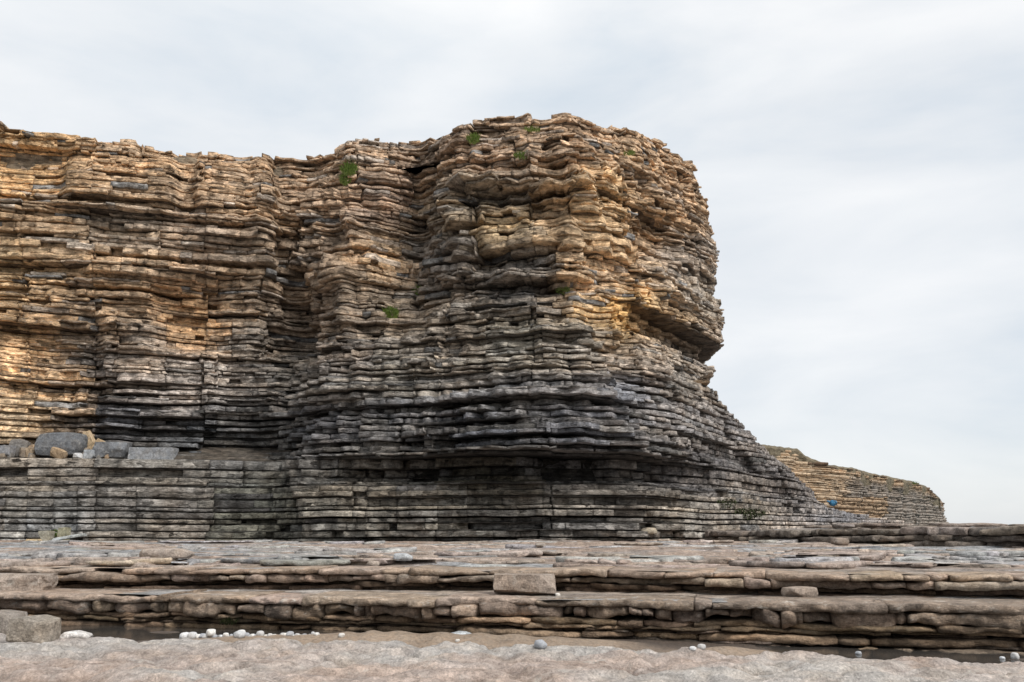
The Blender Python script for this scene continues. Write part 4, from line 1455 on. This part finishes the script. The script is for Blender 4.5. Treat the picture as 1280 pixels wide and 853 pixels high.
def rock_mesh(name, size, loc, rotz, col, seed, mat=M_STONE, box=0.75, sub=5, rough=0.10, shear=0.0, taper=0.0, lich=0.5, tilt=(0, 0), smooth_shade=True, facets=0):
    """an angular stone: a cube-sphere pushed towards a box, with planes knocked off and noise"""
    rr = np.random.default_rng(seed)
    import bmesh
    bm = bmesh.new()
    bmesh.ops.create_cube(bm, size=2)
    bmesh.ops.subdivide_edges(bm, edges=bm.edges[:], cuts=sub, use_grid_fill=True)
    V = np.array([v.co[:] for v in bm.verts])
    FA = [tuple(v.index for v in f.verts) for f in bm.faces]
    bm.free()
    r = np.linalg.norm(V, axis=1, keepdims=True)
    sph = V / r * 1.15
    V = V * box + sph * (1 - box)
    for i in range(facets):
        n = rr.normal(size=3)
        n /= np.linalg.norm(n)
        lim = rr.uniform(0.80, 1.1)
        d = V @ n
        V = V - np.maximum(d - lim, 0)[:, None] * n
    V = V + rough * np.stack([fbm(V[:, 0] * 1.3 + seed, V[:, 1] * 1.3, V[:, 2] * 1.3 + q * 9, seed + q, 3) for q in range(3)], 1)
    V[:, 0] *= 1 - taper * V[:, 2]
    V[:, 0] += shear * V[:, 2]
    V = V * np.array(size) / 2
    cz, sz = math.cos(rotz), math.sin(rotz)
    ax, ay = tilt
    Rx = np.array([[1, 0, 0], [0, math.cos(ax), -math.sin(ax)], [0, math.sin(ax), math.cos(ax)]])
    Ry = np.array([[math.cos(ay), 0, math.sin(ay)], [0, 1, 0], [-math.sin(ay), 0, math.cos(ay)]])
    Rz = np.array([[cz, -sz, 0], [sz, cz, 0], [0, 0, 1]])
    V = V @ (Rz @ Ry @ Rx).T
    V[:, 2] -= V[:, 2].min()
    c = np.tile(np.array([*lin(col), lich]), (len(V), 1))
    c[:, :3] *= (1 + 0.15 * fbm(V[:, 0] * 3, V[:, 1] * 3, V[:, 2] * 3, seed, 2))[:, None]
    o = mesh_obj(name, V, FA, mat, c, None, smooth_shade)
    o.location = loc
    return o


def sit(px, Y, sink=0.04, zmax=20.0, approx_z=0.0):
    """point on the surface at distance Y on the photograph column px"""
    x = x_at(px, Y, approx_z - ZC)
    z = ground_under(x, Y, zmax)
    return Vector((x, Y, z - sink))


def wpx(npx, Y, zr=-1.4):
    return npx / F * (Y * CP + zr * SP)


# foreground and ledge stones
tag(rock_mesh('boulder', (wpx(51, 12.75), 0.40, 0.42), sit(42, 12.75, 0.05, 3), 0.05, (136, 128, 118), 3, box=0.93, rough=0.07, sub=11, shear=0.05, lich=0.4, tilt=(0.0, -0.07), facets=6, smooth_shade=False),
    'grey four-sided boulder standing on the pale shelf, flat right end', 'boulder')
tag(rock_mesh('boulder', (0.86, 0.8, 0.58), Vector((x_at(-4, 15.3, -2), 15.3, -0.46)), 0.3, (132, 124, 116), 5, box=0.5, rough=0.10, sub=9, lich=0.5, facets=2),
    'rounded grey boulder in the channel cut by the photo edge, behind the four-sided one', 'boulder')
tag(rock_mesh('boulder', (wpx(84, 19.9), 0.8, 0.40), sit(20, 19.65, 0.05, 3, 0.2), 0.04, (146, 134, 124), 7, box=0.85, rough=0.09, sub=9, lich=0.5, facets=4, smooth_shade=False),
    'broad pale boulder on the lower ledge at the photo edge', 'boulder')
tag(rock_mesh('boulder', (wpx(77, 18.0), 0.75, 0.46), sit(656, 18.0, 0.04, 3, 0.2), 0.0, (142, 129, 118), 9, box=0.96, rough=0.05, sub=11, lich=0.3, facets=5, smooth_shade=False),
    'rectangular pale block lying on the lower ledge in front of the upper lip', 'boulder')
tag(rock_mesh('boulder', (wpx(34, 18.6), 0.45, 0.26), sit(1000, 16.9, 0.05, 3, 0.2), 0.2, (150, 136, 124), 10, box=0.6, rough=0.08, sub=7, lich=0.3, facets=2),
    'small rounded stone on the lower ledge under the upper lip, right half of the photo', 'stone')

# wet flat rocks in the channel; grey ones paint in puddle reflections and a glint
for i, (px, Y, wd, h, c, lab) in enumerate([
    (118, 14.9, 0.62, 0.17, (176, 182, 186), 'blue-grey wedge-shaped rock painted as a puddle reflecting sky behind the shelf edge, right of the standing boulder'),
    (92, 13.1, 0.42, 0.12, (200, 196, 192), 'low pale stone on the shelf edge just right of the standing boulder'),
    (722, 13.6, 1.0, 0.17, (168, 172, 176), 'long low rock painted grey as a puddle reflecting sky in the channel right of the photo centre'),
    (690, 13.4, 0.3, 0.10, (172, 176, 178), 'small rock painted grey as a puddle reflecting sky touching the long low one in the channel'),
    (768, 12.45, 0.62, 0.16, (206, 200, 196), 'low pale double hump of rock on the shelf edge'),
    (847, 12.1, 0.38, 0.21, (214, 208, 202), 'pale pyramid-shaped stone on the shelf edge beside two pebbles'),
    (575, 15.6, 0.45, 0.10, (160, 164, 166), 'flat wet rock, its glint put into the pale colour, at the back of the channel above the sand'),
]):
    loc = sit(px, Y, 0.03, 0.25, -0.3)
    tag(rock_mesh('stone', (wd, 0.34, h), loc, 0.1, c, 30 + i, box=0.45 if i != 5 else 0.3, rough=0.16, sub=7, taper=0.35, lich=0.3, facets=3), lab, 'stone')

# pebbles, read off the photograph one by one: px, py(base), width px
PEB = [(231, 793, 13), (240, 795, 11), (247, 796, 8), (253, 796, 10), (246, 790, 5), (256, 792, 9), (263, 787, 12), (268, 792, 7), (276, 791, 5), (275, 795, 5), (282, 795, 7), (289, 792, 5), (294, 791, 5),
       (297, 795, 8), (301, 788, 9), (308, 790, 7), (305, 794, 7), (299, 798, 13), (315, 790, 6), (318, 788, 6), (320, 792, 4), (325, 789, 9), (332, 791, 5), (335, 788, 5), (338, 788, 5), (337, 792, 6), (343, 791, 6), (346, 792, 5),
       (349, 789, 5), (353, 789, 6), (356, 792, 6), (362, 791, 9), (366, 792, 5), (371, 792, 6), (375, 793, 5), (380, 793, 7), (387, 794, 5), (391, 794, 5), (396, 795, 6), (331, 793, 4), (285, 790, 4), (312, 793, 5),
       (427, 797, 8), (676, 811, 15), (866, 813, 8), (877, 812, 9), (697, 739, 6), (1073, 819, 7), (1253, 825, 6), (1269, 825, 10), (572, 803, 6)]
peb_src = []
for v in range(4):
    o = rock_mesh('pebble', (1.0, 0.86, 0.72), (0, 0, 0), 0, [(190, 192, 194), (170, 170, 170), (196, 194, 190), (150, 152, 156)][v], 60 + v, mat=M_PEB, box=0.25, rough=0.17, sub=5, lich=0, facets=2)
    peb_src.append(o)
nused = [False] * 4
where = lambda px: ('at the end of the pebble bank nearest the standing boulder' if px < 262 else 'on top of the left clump of the pebble bank' if px < 270 else 'between the two clumps of pebbles' if px < 295 else
                    'in the middle clump by the grass' if px < 322 else 'in the thin trail of pebbles' if px < 370 else 'at the tapering end of the pebble trail')
named = {231: 'large oval white pebble at the left end of the pebble bank', 263: 'round white pebble perched highest in the left clump of pebbles', 299: 'large round white pebble lying in front of the middle clump, on the shelf',
         301: 'round white pebble on top of the middle clump beside the grass', 325: 'biggest pebble in the thin trail right of the grass', 362: 'larger round pebble near the end of the thin trail', 240: 'second white pebble from the left end of the bank',
         256: 'white pebble leaning on the highest one of the left clump',
         427: 'lone pale pebble on the sand right of the pebble trail', 676: 'large lone pale pebble at the shelf edge near the photo centre', 866: 'left one of two pebbles beside the pyramid-shaped stone',
         877: 'right one of two pebbles beside the pyramid-shaped stone', 697: 'white pebble on the lower ledge touching the rectangular block', 1073: 'lone small pale pebble at the shelf edge, three quarters across', 1253: 'smaller of two white pebbles in the channel by the right photo edge', 1269: 'larger of two white pebbles in the channel by the right photo edge', 572: 'small pebble at the sand edge below the flat wet rock'}
for i, (px, py, wp) in enumerate(PEB):
    if py < 760:
        loc = sit(px, 17.6, 0.02, 3, 0.2)
        Y = 17.6
    else:
        h_, n_ = hit(px, py - 1)
        if h_ is None:
            continue
        loc = Vector(h_)
        if loc.y > 16.2:
            loc = sit(px, 15.6, 0.0, 0.25, -0.4)
        loc.z -= 0.02
        Y = loc.y
        if px in (263, 301, 246, 294):
            loc.z += 0.035
    wd = wpx(wp, Y)
    v = i % 4
    if not nused[v]:
        o = peb_src[v]
        nused[v] = True
    else:
        o = peb_src[v].copy()
        C.objects.link(o)
    o.location = loc
    o.scale = (wd, wd, wd * random.uniform(0.85, 1.15))
    o.rotation_euler = (0, 0, random.uniform(0, 6.28))
    if px in named:
        tag(o, named[px], 'pebble', 'pebbles scattered in the channel' if px > 400 else 'white pebbles banked in the channel')
    else:
        tag(o, 'small white pebble ' + where(px), 'pebble', 'white pebbles banked in the channel, ' + where(px))

# boulders on the ledge at the left
zL = 4.05 + ZC


def ledge_stone(px0, px1, ytop, Y, col, seed, label, name='boulder', cat='boulder', **k):
    pxm = (px0 + px1) / 2
    Y = Y + 0.55
    px0, px1 = pxm - (px1 - px0) * 0.44, pxm + (px1 - px0) * 0.44
    x = x_at(pxm, Y, 4.2)
    g = ground_under(x, Y, zL + 1.0)
    g = max(g, zL - 0.25)
    h = max((Y * elev(ytop) + ZC - g) * 0.92, 0.18)
    kk = dict(box=0.7, rough=0.09, sub=7, facets=4, lich=0.3, smooth_shade=False)
    kk.update(k)
    return tag(rock_mesh(name, (wpx(px1 - px0, Y, 4), kk.pop('depth', 1.2), h * kk.pop('hk', 1.0) + 0.06), (x, Y, g - 0.06), kk.pop('rotz', 0.0), col, seed, **kk), label, cat)


ledge_stone(42, 108, 541, 50.4, (100, 102, 105), 101, 'largest slate grey boulder on the cliff ledge, rounded top', box=0.45, depth=1.6, facets=3)
ledge_stone(62, 84, 563, 49.6, (150, 130, 106), 102, 'tan slab leaning on the front of the largest grey ledge boulder', depth=0.5, tilt=(0.2, 0.35))
ledge_stone(117, 160, 552, 50.0, (108, 110, 113), 103, 'grey block with a flat top in the middle of the ledge boulders', box=0.8, depth=1.2, shear=0.1)
ledge_stone(160, 223, 559, 49.9, (132, 134, 137), 104, 'long pale grey rectangular slab at the end of the ledge boulders', box=0.96, depth=0.9, rough=0.05, facets=1)
ledge_stone(105, 121, 562, 49.6, (150, 154, 158), 105, 'small pale grey stone between the two big grey ledge boulders', depth=0.6)
ledge_stone(92, 106, 566, 49.5, (165, 165, 165), 106, 'small flat white stone below the largest grey ledge boulder', depth=0.5)
ledge_stone(100, 118, 537, 51.4, (170, 150, 122), 107, 'upright tan stone behind the ledge boulders, left foot of the arch', depth=0.5, tilt=(0.1, -0.5))
ledge_stone(112, 142, 541, 51.3, (166, 146, 118), 108, 'bent tan slab propped like an arch behind the ledge boulders', depth=0.4, tilt=(0.0, 0.5), hk=0.55)
ledge_stone(-6, 18, 556, 50.0, (128, 128, 130), 109, 'grey stone on the cliff ledge at the photo edge', depth=0.9)
ledge_stone(10, 34, 548, 50.9, (120, 116, 112), 110, 'dark grey stone behind the ochre rubble on the ledge', depth=0.7)
rr = np.random.default_rng(14)
for i in range(26):
    px = rr.uniform(2, 58) if i < 20 else rr.uniform(104, 150)
    wd = rr.uniform(5, 12)
    Y = rr.uniform(49.6, 51.2)
    yt = rr.uniform(562, 569) - (Y - 49.6) * 7
    c = [(150, 130, 108), (138, 126, 112), (120, 117, 113), (156, 138, 116)][i % 4]
    o = ledge_stone(px - wd / 2, px + wd / 2, yt, Y, c, 120 + i, ('%s rubble stone heaped beside the largest grey ledge boulder' if i < 20 else 'small %s broken stone lying among the grey ledge boulders') % ['ochre', 'light brown', 'grey', 'orange-buff'][i % 4], 'stone', 'stone', depth=0.45, sub=3)
    o['group'] = ('%s rubble on the cliff ledge' if i < 20 else '%s broken stones among the ledge boulders') % ['ochre', 'light brown', 'grey', 'orange-buff'][i % 4]

# pale slab and blocks at the foot of the plinth
for i, (px0, px1, yt, Y, c, lab) in enumerate([
    (66, 105, 673, 46.0, (160, 164, 164), 'pale grey slab tilted against the foot of the left wall'),
    (50, 64, 664, 47.4, (146, 142, 128), 'cream block beside the small plant at the wall foot'),
    (74, 84, 660, 47.7, (136, 134, 114), 'yellow-green stained block above the small plant'),
    (36, 50, 679, 45.6, (176, 156, 124), 'small sand coloured stone below the cream block'),
]):
    pxm = (px0 + px1) / 2
    loc = sit(pxm, Y, 0.03, 3.0 if i != 2 else 1.8, 0.9)
    h = max(Y * elev(yt) + ZC - loc.z, 0.16)
    tag(rock_mesh('stone', (wpx(px1 - px0, Y), 0.6, h), loc, 0.0, c, 150 + i, box=0.9, rough=0.05, sub=5, tilt=(0, -0.16 if i == 0 else 0), facets=2, smooth_shade=False), lab, 'stone')

# loose stones lying on the platform (long low ones in the photo)
for i, (px, py, wp_, h, c, lab) in enumerate([
    (205, 697, 62, 0.28, (158, 146, 136), 'long low rounded stone on the platform below the left wall'),
    (503, 700, 24, 0.2, (166, 170, 174), 'pale bluish flat stone in the middle of the platform'),
    (676, 683, 12, 0.16, (150, 140, 130), 'small stone near the platform middle below the hollow'),
    (812, 667, 20, 0.35, (150, 140, 124), 'squarish tan stone tucked under the lowest bed of the headland'),
    (1052, 681, 18, 0.35, (136, 124, 114), 'small dark block at the foot of the raised right shelf'),
]):
    p, n = hit(px, py)
    if p is None:
        continue
    tag(rock_mesh('stone', (wpx(wp_, p.y), 0.7, h), (p.x, p.y + 0.2, p.z - 0.04), 0.05, c, 170 + i, box=0.6, rough=0.1, sub=6, facets=2), lab, 'stone')

# stones on the headland
p, n = hit(862, 505)
for i, (px, py, wp_, hp, c, lab) in enumerate([
    (872, 509, 28, 16, (150, 128, 104), 'tan block perched alone on the outer edge of the headland foot'),
    (806, 489, 12, 7, (196, 150, 112), 'small orange stone on the step between headland and foot'),
]):
    p = Vector((x_at(px, 60.5 if i == 0 else 51.6, 9.5), 60.5 if i == 0 else 51.6, 0))
    g = ground_under(p.x, p.y, 12.6 if i == 0 else 12.0)
    if not 9.5 < g < 13:
        g = 10.4 + ZC
    ztop = p.y * elev(py - hp) + ZC
    h = max(ztop - g, 0.35) if i == 0 else 0.4
    tag(rock_mesh('stone', (wpx(wp_, p.y, 10), 1.3, min(h, 1.2)), (p.x, p.y, g - 0.05), 0.1, c, 180 + i, mat=M_CLIFF, box=0.85, rough=0.08, sub=6, facets=3, smooth_shade=False), lab, 'stone')


# plants
def tuft(name, px, py, w_m, h_m, n, blade, mat, label, cat, seed, droop=0.5, dy=0.0):
    p, nr = hit(px, py)
    if p is None:
        return
    rr = np.random.default_rng(seed)
    V, FA = [], []
    for i in range(n):
        a, r = rr.uniform(0, 2 * math.pi), math.sqrt(rr.random())
        bx, bz = math.cos(a) * r * w_m / 2, math.sin(a) * r * h_m / 2
        # each root clings to the face: cast from the camera side
        by = rr.uniform(-0.1, 0.12)
        ln = blade * rr.uniform(0.7, 1.5)
        yaw = rr.uniform(-math.pi, 0.0)
        dirx, diry = math.cos(yaw), math.sin(yaw)
        w2 = blade * rr.uniform(0.07, 0.13)
        pts = []
        for k_ in range(4):
            f = k_ / 3
            out_ = ln * f * rr.uniform(0.55, 0.75)
            up = ln * (f * 0.8 - droop * f * f * rr.uniform(0.5, 1.2))
            pts.append(np.array([bx + dirx * out_, by + diry * out_ * 0.8, bz + up]))
        side = np.array([-diry, dirx, 0.0]) * w2
        b0 = len(V)
        for k_, q in enumerate(pts):
            wk = 1 - k_ / 3.2
            V += [q - side * wk, q + side * wk]
        FA += [(b0 + 2 * j, b0 + 2 * j + 1, b0 + 2 * j + 3, b0 + 2 * j + 2) for j in range(3)]
    o = mesh_obj(name, V, FA, mat, None, None, True)
    o.location = p + Vector((0.1, -0.30, dy + 0.1))
    return tag(o, label, cat)


tuft('grass_tuft', 436, 217, 1.2, 0.9, 260, 0.45, M_GRASS, 'bright green grass clump high on the left buttress of the headland', 'grass tuft', 1)
tuft('grass_tuft', 431, 229, 0.8, 0.9, 200, 0.4, M_GRASS, 'green grass clump hanging just below the bright one on the left buttress', 'grass tuft', 2)
tuft('grass_tuft', 590, 179, 0.9, 0.7, 160, 0.4, M_GRASS, 'grass clump near the crest above the stepped overhangs', 'grass tuft', 3)
tuft('grass_tuft', 652, 200, 1.3, 0.5, 150, 0.35, M_GRASS, 'dull green grass clump under the highest part of the crest', 'grass tuft', 4)
tuft('grass_tuft', 663, 167, 1.2, 0.35, 110, 0.3, M_GRASS, 'thin grass clump right at the crest of the headland', 'grass tuft', 5)
tuft('grass_tuft', 523, 368, 1.0, 0.6, 200, 0.4, M_GRASS, 'grass clump at the lower end of the gully', 'grass tuft', 6)
tuft('grass_tuft', 487, 397, 1.2, 0.9, 260, 0.42, M_GRASS, 'larger grass clump below the gully on the grey slope', 'grass tuft', 7)
tuft('grass_tuft', 703, 368, 1.1, 0.5, 80, 0.25, M_GRASS, 'sparse grass on the grey slope left of the great overhang', 'grass tuft', 8)
tuft('grass_tuft', 785, 197, 0.9, 0.3, 60, 0.3, M_GRASS, 'sparse olive grass under the right shoulder of the crest', 'grass tuft', 9)
tuft('grass_tuft', 1141, 605, 4.0, 1.2, 90, 1.0, M_GRASS, 'olive grass patch on the crest of the distant headland', 'grass tuft', 10)
tuft('seaweed', 932, 645, 2.2, 0.7, 260, 0.45, M_WEED, 'dark green seaweed hanging at the right foot of the headland', 'seaweed', 11, droop=1.0)
tuft('seaweed', 905, 632, 1.3, 0.6, 120, 0.35, M_WEED, 'smaller dark green patch above the hanging seaweed', 'seaweed', 12, droop=1.0)
tuft('grass_tuft', 286, 782, 0.42, 0.14, 120, 0.12, M_WEED, 'dark grass growing behind the pebble bank', 'grass tuft', 13)
tuft('plant', 70, 670, 0.7, 0.4, 110, 0.25, M_GRASS, 'small leafy plant at the foot of the left wall', 'plant', 14)


# blue bundle on the skyline of the headland foot
def blue_bundle():
    p, n = hit(1041, 634)
    Y = p.y if p is not None and p.y < 140 else 80.0
    x = x_at(1041, Y, 2)
    z = Y * elev(633.0) + ZC
    root = bpy.data.objects.new('cloth_bundle', None)
    C.objects.link(root)
    root.location = (x, Y, z)
    k = Y / F
    o = rock_mesh('bag', (9 * k, 6 * k, 6.5 * k), (0.8 * k, 0, 0), 0.2, (0, 0, 0), 200, mat=M_BLUE, box=0.3, rough=0.16, sub=7, facets=2)
    o.parent = root
    o = rock_mesh('flap', (6 * k, 3 * k, 2.0 * k), (-4 * k, 0, 3.6 * k), 0.0, (0, 0, 0), 201, mat=M_BLUE, box=0.3, rough=0.2, sub=5, tilt=(0, 0.35))
    o.parent = root
    V, FA = [], []
    for i in range(13):
        a = math.pi * i / 12
        for q, r in enumerate((0.9, 1.1)):
            for s_ in (-0.5, 0.5):
                V.append((math.cos(a) * 3.6 * k * r + 0.8 * k, s_ * 0.8 * k - 2.6 * k, math.sin(a) * 6.0 * k * r))
    for i in range(12):
        a, b = i * 4, (i + 1) * 4
        for q in ((0, 1), (1, 3), (3, 2), (2, 0)):
            FA.append((a + q[0], a + q[1], b + q[1], b + q[0]))
    o = mesh_obj('strap', V, FA, M_STRAP, None, root, True)
    tag(root, 'small blue bundle lying on the dark rocks below the distant headland', 'bag')


blue_bundle()
print('total', round(time.time() - T_START, 1), 'tris', sum(len(o.data.polygons) * 2 for o in scene.objects if o.type == 'MESH'))
